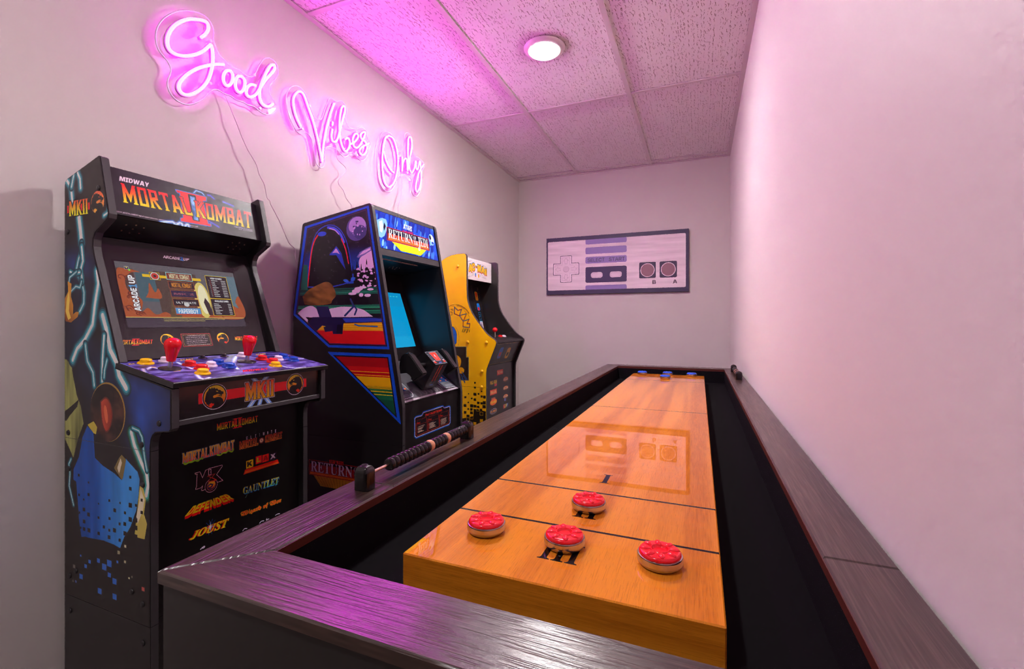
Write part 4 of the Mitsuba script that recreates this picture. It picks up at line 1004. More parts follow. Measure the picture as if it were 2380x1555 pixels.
lightning([(-1.3136,1.009),(-1.3235,0.9841),(-1.3256,0.9657)], .0022, .008)
lightning([(-1.2182,0.8437),(-1.2061,0.8154),(-1.1798,0.7774),(-1.1611,0.7564),(-1.155,0.7283),(-1.1625,0.7056)], .010, .013, ['#17301f', '#1f5a48', '#38908c', '#8fc4c6'])
lightning([(-1.2133,0.8545),(-1.1893,0.8499),(-1.1775,0.8358),(-1.1681,0.7903),(-1.1597,0.7624)], .002, .007)
lightning([(-1.4685,0.7531),(-1.4783,0.7391),(-1.4731,0.7171),(-1.4766,0.6844),(-1.457,0.639)], .0018, .006)
lightning([(-1.3266,1.3558),(-1.3099,1.362),(-1.3058,1.3829)], .004, .008)
sp.add(P([(-1.4836,1.2032),(-1.4662,1.1961),(-1.4685,1.164),(-1.4581,1.1414),(-1.4593,1.1189),(-1.4456,1.1252),(-1.4331,1.1245),(-1.4382,1.1124),(-1.4685,1.0981),(-1.4929,1.1013),(-1.5017,1.129),(-1.4976,1.1582),(-1.4812,1.1772)]), '#c98a2a', '#7a3a14', [(-1.4581,1.1638)][0], [(-1.4988,1.1062)][0])
sp.add(P([(-1.4783,1.1804),(-1.4743,1.1577),(-1.4783,1.1287),(-1.4685,1.1093),(-1.4812,1.1045),(-1.4929,1.1256),(-1.4882,1.1547)]), '#dfc04e')
# blue shape
robe = P([(-1.3964,0.843),(-1.3703,0.8291),(-1.3638,0.7682),(-1.3319,0.7534),(-1.2843,0.7403),(-1.2541,0.728),(-1.2392,0.7799),(-1.1941,0.7546),(-1.1869,0.7386),(-1.1907,0.7001),(-1.1989,0.6667),(-1.2206,0.6248),(-1.2451,0.5968),(-1.2651,0.5602),(-1.2853,0.5685),(-1.3266,0.57),(-1.38,0.5664),(-1.4214,0.5621),(-1.4326,0.6046),(-1.4382,0.6514),(-1.4456,0.6998),(-1.4581,0.703),(-1.457,0.7288),(-1.4326,0.7636),(-1.4175,0.8127)])
def robe_fn(v):
    t = np.clip((v[:, 0:1] + 1.36) / .15, 0, 1)
    f = meshkit.fbm(np.c_[v[:, 0] * 45, v[:, 1] * 6, v[:, 0] * 0 + 3], 3, 8)[:, None]
    base = lin('#0e4a9c') * (1 - t) + lin('#3a8ed6') * t
    return np.clip(base * (.65 + .75 * f), 0, 1)
sp.add(robe, '#1a57a8', fn=robe_fn, cell=(.008, .02))
sp.add(P([(-1.3627,0.8118),(-1.3584,0.7672),(-1.2853,0.7414),(-1.2551,0.7296),(-1.2426,0.7745),(-1.2601,0.8099),(-1.2777,0.8262),(-1.3477,0.8287)]), '#191412')
sp.add(P([(-1.2853,0.7529),(-1.2651,0.7794),(-1.2551,0.788),(-1.2377,0.778),(-1.2501,0.7333),(-1.2561,0.7295)]), '#6f5f33').add(P([(-1.2726,0.7544),(-1.2591,0.78),(-1.2541,0.7686),(-1.2651,0.7418)]), '#cfc4a8')
# dark boulder with a glowing rim over it
oc = [(-1.312,0.8839)][0]
sp.add(ell(oc, .0715, .071), '#8a6a2e').add(ell((oc[0] - .0025, oc[1] - .002), .0695, .069), '#1b1210', fn=nebula(31, '#120c0b', '#1e1412', '#4a2a1c', 26), cell=(.007, .007))
glow = P(smooth_path([(oc[0] + x, oc[1] + z) for x, z in [(-.026, .022), (-.006, .032), (.010, .020), (.018, -.004), (.012, -.030), (-.004, -.046), (-.018, -.030), (-.024, -.004), (-.026, .022)]], .004))
sp.add(glow.buffer(.004), '#5a2016').add(glow, '#a83c26', '#7a2a1c', (oc[0] - .02, oc[1]), (oc[0] + .02, oc[1])).add(ell((oc[0] - .006, oc[1] - .006), .007, .022, 12), '#c8623c')
sp.add(P([(-1.3953,0.8462),(-1.3692,0.8572),(-1.3541,0.8436),(-1.3595,0.826),(-1.3703,0.8282)]), '#b3a23c')
sp.add(P([(-1.186,0.7241),(-1.1728,0.7201),(-1.1634,0.6954),(-1.1704,0.6624),(-1.1588,0.6412),(-1.1681,0.6048),(-1.2061,0.6038),(-1.1965,0.6582)]), '#b7a84e').add(P([(-1.1832,0.7201),(-1.1681,0.6947),(-1.1751,0.6675),(-1.1941,0.6352),(-1.1989,0.652),(-1.1869,0.689)]), '#d9cfae')
ZS = []
def square(p, s, col):
    x, z = p
    h = s / 3.4 / 1060 * 1.15 / 2
    sp.add(sbox(x - h * 1.25, z - h * 1.05, x + h * 1.25, z + h * 1.05), col)
for p, s in zip([(-1.4335,0.7169),(-1.391,0.7045),(-1.2216,0.7395),(-1.2216,0.7125),(-1.4324,0.668),(-1.391,0.6746),(-1.4118,0.6597),(-1.3043,0.6729),(-1.3486,0.6586),(-1.2614,0.6736),(-1.2216,0.6743),(-1.2,0.6773),(-1.4107,0.635),(-1.391,0.6257),(-1.2824,0.653),(-1.2421,0.6534),(-1.3486,0.6248),(-1.3033,0.6301),(-1.2628,0.6239),(-1.243,0.6272),(-1.2216,0.6411),(-1.2009,0.643),(-1.4102,0.6053),(-1.3265,0.6058),(-1.3043,0.6018),(-1.3894,0.587),(-1.2834,0.6054),(-1.3481,0.5865),(-1.2421,0.6052),(-1.3053,0.5849),(-1.2628,0.5857),(-1.2009,0.6255),(-1.2009,0.6051),(-1.1787,0.6924),(-1.1787,0.6641),(-1.4102,0.5865),(-1.4307,0.624),(-1.4251,0.5871)],
                [20, 14, 20, 24, 18, 22, 14, 18, 12, 14, 32, 18, 26, 28, 26, 20, 18, 20, 20, 26, 32, 30, 28, 22, 20, 30, 30, 24, 30, 26, 22, 32, 30, 20, 22, 26, 16, 16]):
    square(p, s, '#17120f')
sp.add(P([(-1.459,0.5564),(-1.4085,0.568),(-1.3812,0.5691),(-1.3281,0.5732),(-1.287,0.5711),(-1.2618,0.5674),(-1.2177,0.5845),(-1.2009,0.576),(-1.2009,0.5643),(-1.459,0.5143)]), '#17120f')
for p, s in zip([(-1.4235,0.466),(-1.4036,0.4959),(-1.3866,0.5103),(-1.325,0.5098),(-1.3043,0.5225),(-1.3043,0.495),(-1.2834,0.4843),(-1.3438,0.4477),(-1.2829,0.4478),(-1.3491,0.5202),(-1.4251,0.5177),(-1.2718,0.5326)], [36, 28, 26, 44, 46, 32, 40, 40, 40, 30, 14, 18]):
    square(p, s, '#2c63b8')
for p, s, cc in zip([(-1.4544,0.485),(-1.4465,0.4485),(-1.459,0.4474),(-1.2411,0.5754),(-1.2668,0.556),(-1.2421,0.5386),(-1.2264,0.504),(-1.2153,0.5093),(-1.1736,0.4902)], [26, 18, 16, 18, 24, 18, 12, 12, 26], ['#57534e', '#39508a', '#4a4642', '#cfc9a8', '#8f8a6e', '#a8a27e', '#c9c39c', '#6e6a58', '#a84a44']):
    square(p, s, cc)
# the MKII mark and crest
mb = [(-1.4856,1.3947),(-1.3858,1.3938),(-1.4856,1.3754),(-1.3858,1.3761)]
sp.add(P([mb[0], mb[1], mb[3], mb[2]]), '#cf2018')
mw = word2(slab_word('MKII', .19), [(-1.4772,1.3669),(-1.3936,1.3664),(-1.4772,1.4047),(-1.3949,1.4044)])
x0, y0, x1, y1 = mw.bounds
sp.add(mw.buffer(.0028), '#14100f').add(mw, '#e3d91c', '#d4502c', (x0, y0 + .008), (x0, y1 - .006))
ecs = [(-1.3527,1.3908),(-1.3831,1.3938),(-1.3219,1.3877),(-1.3527,1.4182),(-1.3527,1.3634)]
emblem(sp, ecs[0], (ecs[3][1] - ecs[4][1]) / 2, (ecs[2][0] - ecs[1][0]) / (ecs[3][1] - ecs[4][1]), ink='#17120f', top='#d8563a', low='#e8a03a')
sp.add(sbox(-2, .8055, 0, .8065), '#3a3634')
sp.clip(fig_in.intersection(sbox(-2, .4085, 0, 2)))
sp.build('side_print', 'print_gloss', c1, label='printed night sky with lightning and a blue shape breaking into squares')
for (x, z) in [(-1.349,1.4244),(-1.4841,1.3281),(-1.1153,0.8732),(-1.4796,0.819),(-1.1774,0.819),(-1.4776,0.728),(-1.1739,0.7288),(-1.4466,0.4754),(-1.4745,0.4575),(-1.2159,0.4749),(-1.1746,0.4559),(-1.4728,0.3692),(-1.1746,0.3666)]:
    obj('screw_cap', dome(.0068, .0032, (x, Y0 - .0006, z), [0, -1, 0]), 'cap_black', c1, smooth=40)
for z in (.75, .55, .30):
    obj('screw_cap', dome(.0068, .0032, (-1.33, Y1, z), [0, 1, 0]), 'cap_black', c1, smooth=40)

# ------------------------------------------------------------------ film cabinet with the flight yoke
c2 = thing('arcade_cabinet', 'black arcade cabinet with blue-bordered side art, lit sign and flight yoke', 'arcade cabinet')
Y0, Y1 = 1.351, 1.795
I0, I1 = Y0 + .0183, Y1 - .0183
fig = Polygon([(CB, 0), (-.977, 0), (-.977, .793), (-.9785, .806), (-1.1125, 1.5235), (-1.116, 1.531), (-1.124, 1.5355), (-1.4415, 1.4880), (-1.4475, 1.4845), (-1.4500, 1.4765), (CB, 1.160)])
side_pieces(fig, Y0, Y0 + .018, (.6575,), c2, ('lower_side_board', 'side_board'), 'cabinet_black', .0012, 'cabinet_edge')
side_pieces(fig, Y1 - .018, Y1, (.6575,), c2, ('lower_side_board', 'side_board'), 'cabinet_black', .0012, 'cabinet_edge')
obj('back_board', cat(bx(CB + .002, CB + .010, I0, I1, .02, 1.155), strip((CB + .012, 1.155), (-1.4385, 1.478), .008, I0, I1)), 'cabinet_inner', c2)
obj('top_board', strip((-1.1240, 1.5325), (-1.4380, 1.4850), .010, I0, I1), 'cabinet_black', c2)
mfront = strip((-1.0885, 1.3735), (-1.1155, 1.5180), .014, I0, I1)
sgn = obj('marquee', mfront, 'cabinet_black', c2)
obj('marquee_bar', strip((-1.0835, 1.3480), (-1.0880, 1.3728), .016, I0, I1), 'cabinet_edge', c2)
obj('marquee_bar', strip((-1.1148, 1.5184), (-1.1180, 1.5340), .012, I0, I1), 'cabinet_edge', c2)
hood = obj('hood_board', strip((-1.3005, 1.3140), (-1.0990, 1.3470), .010, I0, I1), 'cabinet_inner', c2)
bez = obj('bezel', strip((-1.1660, .9360), (-1.3000, 1.3135), .010, I0, I1), 'bezel_gloss', c2)
lin2 = Polygon([(-1.09, 1.345), (-1.30, 1.31), (-1.166, .936), (-.988, .806)])
obj('added_liner', extrude(lin2, .0012, frame((0, I1 + .0001, 0), (1, 0, 0), (0, 0, 1))), 'added_liner_gloss', c2)  # gloss sheets added inside to strengthen the display reflection
obj('added_liner', extrude(lin2, .0012, frame((0, I0 + .0011, 0), (1, 0, 0), (0, 0, 1))), 'added_liner_gloss', c2)
obj('retainer_glint', bx(-1.128, -1.126, I0 + .012, I1 - .11, 1.3405, 1.3423), 'copper', hood)  # copper colour stands for the light caught along the retainer edge
hd = np.array([.2015, 0, .033]); hd /= np.linalg.norm(hd); hn = np.array([hd[2], 0, -hd[0]])
for a, b in [(0, 0), (.012, .012), (-.012, .012), (.012, -.012), (-.012, -.012), (.022, 0), (-.022, 0), (.03, .012), (.03, -.012)]:
    m = trimesh.creation.cylinder(.0019, .0012, sections=10)
    m.apply_transform(trimesh.geometry.align_vectors([0, 0, 1], hn))
    m.apply_translation(np.array([-1.205, 1.60 + a, 1.3297]) + hd * b + hn * .0003)
    obj('speaker_hole', m, 'copper', hood)
SB_ = frame((-1.1850, 0, .9895), XA, (-.085, 0, .24))
SD0, SD1, SH = 1.573 - .167, 1.573 + .167, .2545
obj('display_frame', extrude(sbox(SD0 - .003, -.003, SD1 + .003, SH + .003), .0003, SB_), 'display_glass', c2)
dp = Print(SB_, .0004)
dp.add(sbox(SD0, 0, SD1, SH), '#0096cf').add(sbox(SD0, .0, SD1, .05), '#0a9fd4').add(sbox(SD0, .19, SD1, SH), '#0a8fc6')
for k in range(14):
    a = SD0 + .02 + k * .021
    dp.add(sbox(a, .235, a + random.uniform(.006, .015), .2385), '#3fd0d8')
dp.add(ell(((SD0 + SD1) / 2 + .03, .237), .004, .004), '#3fd0d8')
dp.light('display', c2, 1.0, 'display_glass')
# lit sign
SQ = frame((-1.0885, 0, 1.3735), XA, (-.027, 0, .1445))
ms = Print(SQ, .0005)
SLH = math.hypot(.027, .1445)
MB_ = ['#0a2a9c', '#1038b8', '#1a50d8', '#3a78ec', '#8cc0f8']
ms.add(sbox(I0 + .002, .001, I1 - .002, SLH - .001), MB_[1])
rs = random.Random(5)
for lvl, n, r in ((0, 40, .022), (2, 34, .018), (3, 26, .013), (4, 12, .009)):
    for k in range(n):
        a, b = rs.uniform(I0, I1), rs.uniform(0, SLH)
        ms.add(ell((a, b), r * rs.uniform(.3, .7), r * rs.uniform(.8, 2.2), -25), MB_[lvl])
for k in range(60):
    ms.add(ell((rs.uniform(I0, I1), rs.uniform(0, SLH)), .0005, .0005), '#e6f0fa')
qz = (860, 470, 5.364)
ms.add(P([(1.3762,0.1071),(1.4098,0.1221),(1.4334,0.1209),(1.4367,0.1041),(1.4253,0.0765),(1.4074,0.0512),(1.3859,0.0397),(1.3687,0.0443),(1.3705,0.0721)]), '#8cc0f8').add(P([(1.3868,0.1031),(1.4075,0.1122),(1.4092,0.089),(1.3957,0.0615),(1.3826,0.0652)]), '#e6f0fa').add(P([(1.418,0.1066),(1.4242,0.0921),(1.4095,0.0703),(1.4084,0.0858)]), '#06102c')
mc = [(1.745,0.0935)][0]
ms.add(ell(mc, .022, .026), '#8cc0f8').add(ell((mc[0] + .005, mc[1] + .004), .014, .018), '#e6f0fa').add(ell((mc[0] - .009, mc[1] + .009), .008, .010), '#06102c').add(ell((mc[0] + .006, mc[1] - .014), .008, .006), '#1038b8')
bxq = [(1.4194,0.0377),(1.7144,0.0392),(1.7185,0.0918),(1.4301,0.0907)]
ray = [(1.4473,0.0361),(1.6871,0.037),(1.6366,0.0057),(1.4982,0.0055)]
ms.add(P(ray), '#e8e81c')
for k in range(9):
    t = (k + .5) / 9
    a, b = np.array(ray[0]) * (1 - t) + np.array(ray[1]) * t, np.array(ray[3]) * (1 - t) + np.array(ray[2]) * t
    ms.add(L([a, b], .0016), '#a8b010')
ms.add(P(bxq).buffer(.0012), '#e0203c').add(P(bxq).buffer(-.0012), '#14102c')
b0, b1, b2, b3 = (np.array(p) for p in bxq)
at = lambda a, b: tuple(b0 * (1 - a) * (1 - b) + b1 * a * (1 - b) + b3 * (1 - a) * b + b2 * a * b)
ms.add(P([at(.02, .05), at(.98, .05), at(.98, .3), at(.02, .3)]), '#f07030').add(P([at(.02, .3), at(.98, .3), at(.98, .55), at(.02, .55)]), '#d84028')
def four(w, a0, a1, z0, z1):
    return word2(w, [at(a0, z0), at(a1, z0), at(a0, z1), at(a1, z1)])
ms.add(four(serif('RETURN'), .03, .58, .2, .93).buffer(.0008), '#14102c').add(four(serif('RETURN'), .03, .58, .2, .93), '#f4f0f8')
ms.add(four(serif('OF'), .60, .67, .58, .9), '#f4f0f8').add(four(serif('THE'), .60, .71, .2, .52), '#f4f0f8')
ms.add(four(serif('EDI'), .77, .975, .2, .93), '#f4f0f8').add(four(serif('J'), .70, .77, -.25, .93), '#f4f0f8')
ms.add(fit(text_poly('ATARI', 'inter', 900), *[(1.5383,0.1048),(1.5976,0.104),(1.545,0.127)]), '#f4f0f8')
ms.add(fit(text_poly('STAR WARS', 'inter', 900), *[(1.5304,0.0906),(1.6033,0.0933),(1.5323,0.0983)]), '#e0203c')
ms.clip(sbox(I0 + .002, .001, I1 - .002, SLH - .001)).light('lit_sign', c2, 1.4, 'display_glass')

# control deck, kick board
SK = frame((-.9850, 0, .8050), XA, (-.1800, 0, .1300))
SKL = math.hypot(.18, .13)
deck = obj('control_deck', extrude(sbox(I0, 0, I1, SKL), .010, SK, -.010), 'cabinet_black', c2)
kp = Print(SK, .0004)
kp.add(sbox(I0, .003, I1, SKL), '#3a3b40', fn=nebula(14, '#26262b', '#3b3c41', '#55565c', 10), cell=(.02, .02))
kp.add(sbox(I0, .002, I1, .012), '#b9b4ba').add(sbox(I0, .0105, I1, .0135), '#5c585e')
for s in (0, 1):
    f = (lambda a: I0 + a) if s == 0 else (lambda a: I1 - a)
    kp.add(P([(f(.004), .016), (f(.085), .020), (f(.100), .035), (f(.100), .13), (f(.085), .15), (f(.004), .16)]), '#cfd0d6').add(P([(f(.004), .0185), (f(.084), .0225), (f(.0975), .036), (f(.0975), .129), (f(.084), .1475), (f(.004), .1575)]), '#54595f')
    kp.add(P([(f(.010), .055), (f(.082), .058), (f(.088), .125), (f(.010), .145)]), '#122c58')
    rb = random.Random(3)
    for k in range(30):
        a, b = .014 + .067 * rb.random(), .060 + .06 * rb.random()
        kp.add(sbox(min(f(a), f(a + .011)), b, max(f(a), f(a + .011)), b + .0055), rb.choice(['#d8382c', '#2a64b8', '#3aa0a8', '#b8c4cc', '#2a8a4a', '#16182c', '#d86a2a']))
    kp.add(rr(f(.012), f(.07), .026, .040, .004), '#6c7278')
for a in (.13, .17, .21, .25, .285):
    kp.add(ell((I0 + a, .030), .0135, .0165), '#6a666c').add(ell((I0 + a - .001, .032), .011, .0135), '#4c494e')
kp.clip(sbox(I0, .002, I1, SKL)).build('deck_print', 'print_gloss', deck)
for yy in (I0 + .06, I1 - .06):
    obj('start_button', lathe([(.013, 0), (.0128, .003), (.0085, .004), (.0082, .009), (.005, .0105), (0, .0108)], 24, (yy, .185, .0004), SK), 'plastic_black', c2, smooth=35)
kb = obj('kick_board', bx(-.999, -.9885, I0, I1, .004, .7985), 'cabinet_black', c2)
KF = frame((-.9885, 0, 0), XA, XB)
kk = Print(KF, gain=1.4)
kz = (940, 920, 14.13)
fr = P([(1.44,0.7397),(1.4524,0.7453),(1.4901,0.7437),(1.5006,0.7535),(1.6501,0.7533),(1.6599,0.744),(1.7014,0.7431),(1.711,0.7365),(1.7118,0.6664),(1.6989,0.658),(1.4524,0.6583),(1.4405,0.6689)])
kk.add(fr, '#1054b0').add(fr.buffer(-.0044, join_style='mitre'), '#d8c4d4').add(fr.buffer(-.0066, join_style='mitre'), '#150e12')
inb = fr.buffer(-.0085, join_style='mitre')
kk.add(fit(text_poly('INSTRUCTIONS', 'inter', 800), *[(1.5154,0.7309),(1.6399,0.7297),(1.5154,0.7404)]), '#e02818')
cols = [[(1.4544,0.715),(1.4544,0.6737),(1.4635,0.6681),(1.5304,0.6694),(1.5294,0.7211),(1.4635,0.7212)], [(1.5348,0.7164),(1.5348,0.669),(1.6176,0.6688),(1.6165,0.719)], [(1.6212,0.7168),(1.6212,0.6693),(1.6925,0.6684),(1.6976,0.6738),(1.695,0.7172)]]
for k, qq in enumerate(cols):
    g_ = P(qq)
    x0, y0, x1, y1 = g_.bounds
    kk.add(g_, '#b8261a').add(g_.buffer(-.0016, join_style='mitre'), '#150e12')
    y1b = y1 - .013
    kk.add(sbox(x0 + .006, y1b - .001, x1 - .004, y1 + .006), '#a8241a').add(sbox(x0 + .0068, y1b - .0002, x1 - .0048, y1 + .0052), '#150e12')
    kk.add(fit(text_poly(f'Phase {k + 1}', 'inter', 800), (x0 + .008, y1b + .003), (x0 + .026, y1b + .003), (x0 + .008, y1b + .0105)), '#e02818')
    n = (5, 7, 6)[k]
    for j in range(n):
        b = y1b - .008 - j * (y1b - y0 - .014) / n
        kk.add(sbox(x0 + .006, b - .0008, x0 + .0082, b + .0014), '#d83a1a')
        for i in range(1 + (j % 2)):
            kk.add(sbox(x0 + .0105, b - .0009 - i * .0036, x0 + .0105 + (x1 - x0) * random.uniform(.35, .62), b + .0009 - i * .0036), '#b9a894')
kk.build('instructions', 'print_gloss', kb)

# flight yoke
yk = numbered(c2 + '__flight_yoke')
yp = Polygon([(-.9480, .9320), (-1.0000, .9820), (-1.0350, .9570), (-1.0620, .8720), (-1.0070, .8320)])
ya, yb = 1.526, 1.620
obj('column', extrude(yp, yb - ya, frame((0, yb, 0), (1, 0, 0), (0, 0, 1))), 'plastic_black', yk)
top = frame((-.9480, 0, .9320), XA, (-.052, 0, .050))
TL = math.hypot(.052, .05)
yt = Print(top, .0005)
yt.add(rr(ya + .002, yb - .002, .002, TL - .002, .004), '#7a98a0').add(rr(ya + .004, yb - .004, .004, TL - .004, .003), '#1a191d').add(P([(ya + .022, TL - .006), (yb - .022, TL - .006), (yb - .028, .018), (ya + .028, .018)]), '#7a98a0').add(P([(ya + .024, TL - .008), (yb - .024, TL - .008), (yb - .030, .020), (ya + .030, .020)]), '#d83a28')
cm = (ya + yb) / 2
for x in (-.004, 0, .004):
    yt.add(L([(cm + x * .35, .052), (cm + x * .5, .046), (cm + x * 1.6, .039)], .0017), '#f4e0dc')
yt.add(fit(text_poly('ATARI', 'inter', 800), (cm - .006, .031), (cm + .006, .031), (cm - .006, .035)), '#f4e0dc')
for s in (ya + .006, yb - .020):
    yt.add(sbox(s, .008, s + .014, .017), '#d83a28').add(sbox(s, .018, s + .014, .022), '#d9d0d6')
    for k in range(4):
        yt.add(sbox(s + .001, .027 + k * .009, s + .011, .033 + k * .009), '#7a98a0').add(sbox(s + .002, .028 + k * .009, s + .010, .032 + k * .009), '#1a191d')
yt.add(sbox(cm - .010, .007, cm + .010, .012), '#2a50a8')
yt.build('top_label', 'print_gloss', yk)
fdir = np.array([.0590, 0, .1000])
front = frame((-1.0070, 0, .8320), XA, fdir)
FLn = np.linalg.norm(fdir)
yf = Print(front, .0005)
yf.add(sbox(ya + .002, .012, yb - .002, FLn - .003), '#201f24')
for s in (-.014, .006):
    yf.add(sbox(cm + s, .034, cm + s + .009, FLn - .006), '#c42a22')
    for k in range(4):
        yf.add(L([(cm + s, .044 + k * .018), (cm + s + .009, .050 + k * .018)], .0014), '#201f24')
for s in (ya + .006, yb - .018):
    yf.add(sbox(s, .05, s + .012, FLn - .008), '#4a4a6c').add(sbox(s + .001, .051, s + .011, FLn - .009), '#22222e')
yf.add(sbox(cm - .012, .014, cm + .012, .022), '#28408c')
for s in (cm - .012, cm + .016):
    yf.add(ell((s, .028), .010, .008), '#3c3a40')
yf.build('front_label', 'print_gloss', yk)
gp = Polygon([(-1.050, .956), (-1.044, .968), (-1.029, .978), (-1.014, .978), (-1.004, .972), (-.985, .950), (-.966, .926), (-.951, .909), (-.953, .904), (-.990, .880), (-.996, .886), (-1.006, .900), (-1.022, .909), (-1.051, .905), (-1.0525, .930)]).buffer(.002)
for y0g, y1g in ((1.438, 1.470), (1.676, 1.708)):
    gk = obj('grip', cat(extrude(gp.buffer(-.003), y1g - y0g, frame((0, y1g, 0), (1, 0, 0), (0, 0, 1))), extrude(gp, y1g - y0g - .006, frame((0, y1g - .003, 0), (1, 0, 0), (0, 0, 1)))), 'plastic_black', yk)
    ym = (y0g + y1g) / 2
    obj('trigger', dome(.006, .006, (-1.020, ym, .9795), [.2, 0, 1]), 'cap_black', gk, smooth=40)
obj('axle', trimesh.creation.cylinder(.0105, segment=[(-1.000, 1.468, .930), (-1.000, 1.678, .930)], sections=24), 'plastic_black', yk, smooth=40)

# side print
SM2 = frame((0, Y0, 0), (1, 0, 0), (0, 0, 1))
s2 = Print(SM2, .0006, 1.45)
U1 = P([(-1.4351,1.4729),(-1.125,1.5256),(-1.0335,1.0025),(-1.3151,1.004),(-1.4948,1.1287)])
U2 = P([(-1.4207,1.4645),(-1.1358,1.5145),(-1.0456,1.014),(-1.3101,1.0147),(-1.48,1.1335)])
s2.add(U1.buffer(.002), '#1246b4').add(U2.buffer(.0035, join_style='mitre'), '#150a1c').add(U2, '#3a1040').add(U2.buffer(-.003, join_style='mitre'), '#0f0a14')
s2.in_ = U2.buffer(-.0035, join_style='mitre')
px2 = lambda pts: P(pts)
art2 = []
def a2(g, *c, **k):
    s2.add(g.intersection(s2.in_), *c, **k)
bb = s2.in_.bounds
hz = lambda q: q[0][1]
yg1, yg2, yg3, yg4, yr0, yr1, yr2 = (p[1] for p in [(-1.0857,1.2233),(-1.0811,1.2064),(-1.0765,1.1635),(-1.0696,1.1299),(-1.0628,1.0983),(-1.0606,1.0668),(-1.0538,1.015)])
def night(v):
    t = np.clip((v[:, 1:2] - (yg1 + .06)) / .10, 0, 1)
    return lin('#1c3f98') * (1 - t) + lin('#170a1c') * t
a2(sbox(bb[0], yg1 + .02, bb[2], bb[3]), '#1a0d20', fn=night, cell=(.03, .012))
a2(sbox(bb[0], yg2 - .004, bb[2], yg1 + .004), '#14503e')
a2(sbox(bb[0], yg4, bb[2], yg3), '#175a44')
for z, h, cc in ((yg1 - .002, .004, '#0f2a24'), (yg2 + .004, .003, '#1f7a58'), (yg3 - .010, .005, '#2a8a5c'), ((yg3 + yg4) / 2, .006, '#0f2420'), (yg4 + .012, .004, '#208058')):
    a2(sbox(bb[0], z - h / 2, bb[2], z + h / 2), cc)
a2(sbox(bb[0], yr1, bb[2], yr0), '#d98a14')
for z in (.2, .45, .7):
    a2(sbox(bb[0], yr1 + (yr0 - yr1) * z, bb[2], yr1 + (yr0 - yr1) * (z + .10)), '#e8b01c')
a2(sbox(bb[0], bb[1], bb[2], yr1), '#c2141a')
for k in range(120):
    q = (rs.uniform(bb[0], bb[2]), rs.uniform(yg1 + .08, bb[3]))
    a2(ell(q, .0009 * rs.uniform(.4, 1), .0009 * rs.uniform(.4, 1)), '#c9b4d4')
moon = [(-1.1804,1.447),(-1.1977,1.458)]
a2(ell(moon[0], .048, .046), '#4a4078')
a2(ell((moon[0][0] + .003, moon[0][1] + .010), .040, .034), '#9a80b4')
a2(ell((moon[0][0] + .016, moon[0][1] - .014), .030, .026), '#3a3468')
for k in range(18):
    a2(ell((moon[0][0] + rs.uniform(-.03, .035), moon[0][1] + rs.uniform(-.03, .03)), rs.uniform(.002, .006), rs.uniform(.002, .004)), rs.choice(['#2c2450', '#b79ac8', '#5c4f90']))
# a dark rounded hill with blue and red rims
hill = [(-1.4191,1.2387),(-1.4101,1.3286),(-1.398,1.396),(-1.3744,1.4422),(-1.3381,1.4652),(-1.2974,1.4671),(-1.2624,1.4495),(-1.2377,1.4167),(-1.2205,1.3732),(-1.2093,1.3189),(-1.2011,1.261),(-1.2327,1.2467),(-1.3126,1.2336)]
hp = P(smooth_path(hill, .006))
a2(hp.buffer(.004), '#2438a0')
a2(hp, '#0c070f')
a2(L(smooth_path([(-1.4218,1.2388),(-1.4112,1.3126),(-1.4006,1.3762),(-1.3859,1.4152),(-1.364,1.4415)], .006), .006), '#d8182c')
a2(L(smooth_path([(-1.3177,1.4616),(-1.2873,1.4554),(-1.2599,1.4358),(-1.2401,1.4015)], .006), .010), '#3c4cc0')
a2(L(smooth_path([(-1.3101,1.4571),(-1.2848,1.4493),(-1.2648,1.4322)], .006), .004), '#b79ad0')
a2(L(smooth_path([(-1.2524,1.4139),(-1.2327,1.374),(-1.2181,1.3193)], .006), .005), '#c8183c')
a2(ell([(-1.3484,1.4395)][0], .022, .009), '#2444b0')
a2(P([(-1.3126,1.3553),(-1.2773,1.3884),(-1.2524,1.3597),(-1.2327,1.2969),(-1.2524,1.321),(-1.2773,1.3533)]), '#2438a0')
a2(P([(-1.2974,1.3623),(-1.2783,1.3806),(-1.2599,1.3562),(-1.2773,1.3631)]), '#b896c8')
for k in range(40):
    a2(ell([(-1.3536,1.3576)][0] + np.array([rs.uniform(-.05, .08), rs.uniform(-.09, .10)]), .0007, .0007), '#b8a4c8')
# pale slope, firs, snow
a2(P(smooth_path([(-1.1699,1.3169),(-1.1651,1.3357),(-1.1367,1.3531),(-1.0995,1.3584),(-1.0949,1.2909),(-1.1651,1.2939)], .008)), '#d4aed0')
a2(P([(-1.1794,1.3403),(-1.1651,1.3585),(-1.1227,1.3748),(-1.111,1.376),(-1.1097,1.3628),(-1.1462,1.346),(-1.1699,1.3379)]), '#6a5f9c')
a2(P([(-1.1699,1.3455),(-1.1509,1.3615),(-1.118,1.3708),(-1.1157,1.365),(-1.1462,1.3517)]), '#c9a8cc')
a2(P([(-1.1938,1.2416),(-1.1938,1.2952),(-1.0902,1.2944),(-1.0857,1.2345)]), '#0d0a10')
def firs(pts):
    for (xb, zb), (xt, zt) in pts:
        h = zt - zb
        out = [(xt, zt)]
        n = 5
        for k in range(1, n + 1):
            w = h * .22 * k / n
            out += [(xt + w, zt - h * k / n), (xt + w * .5, zt - h * k / n)]
        left = [(2 * xt - x, z) for x, z in reversed(out[1:])]
        a2(P(out + left), '#0d0a10')
FT = [(-1.177,1.2716),(-1.1785,1.3269),(-1.158,1.2708),(-1.1589,1.3164),(-1.133,1.2623),(-1.1339,1.3322),(-1.1041,1.2575),(-1.105,1.31),(-1.1963,1.28),(-1.1977,1.3145),(-1.4335,1.2935),(-1.4335,1.3257),(-1.4432,1.2899),(-1.4432,1.3141)]
firs([(FT[i], FT[i + 1]) for i in range(0, len(FT), 2)])
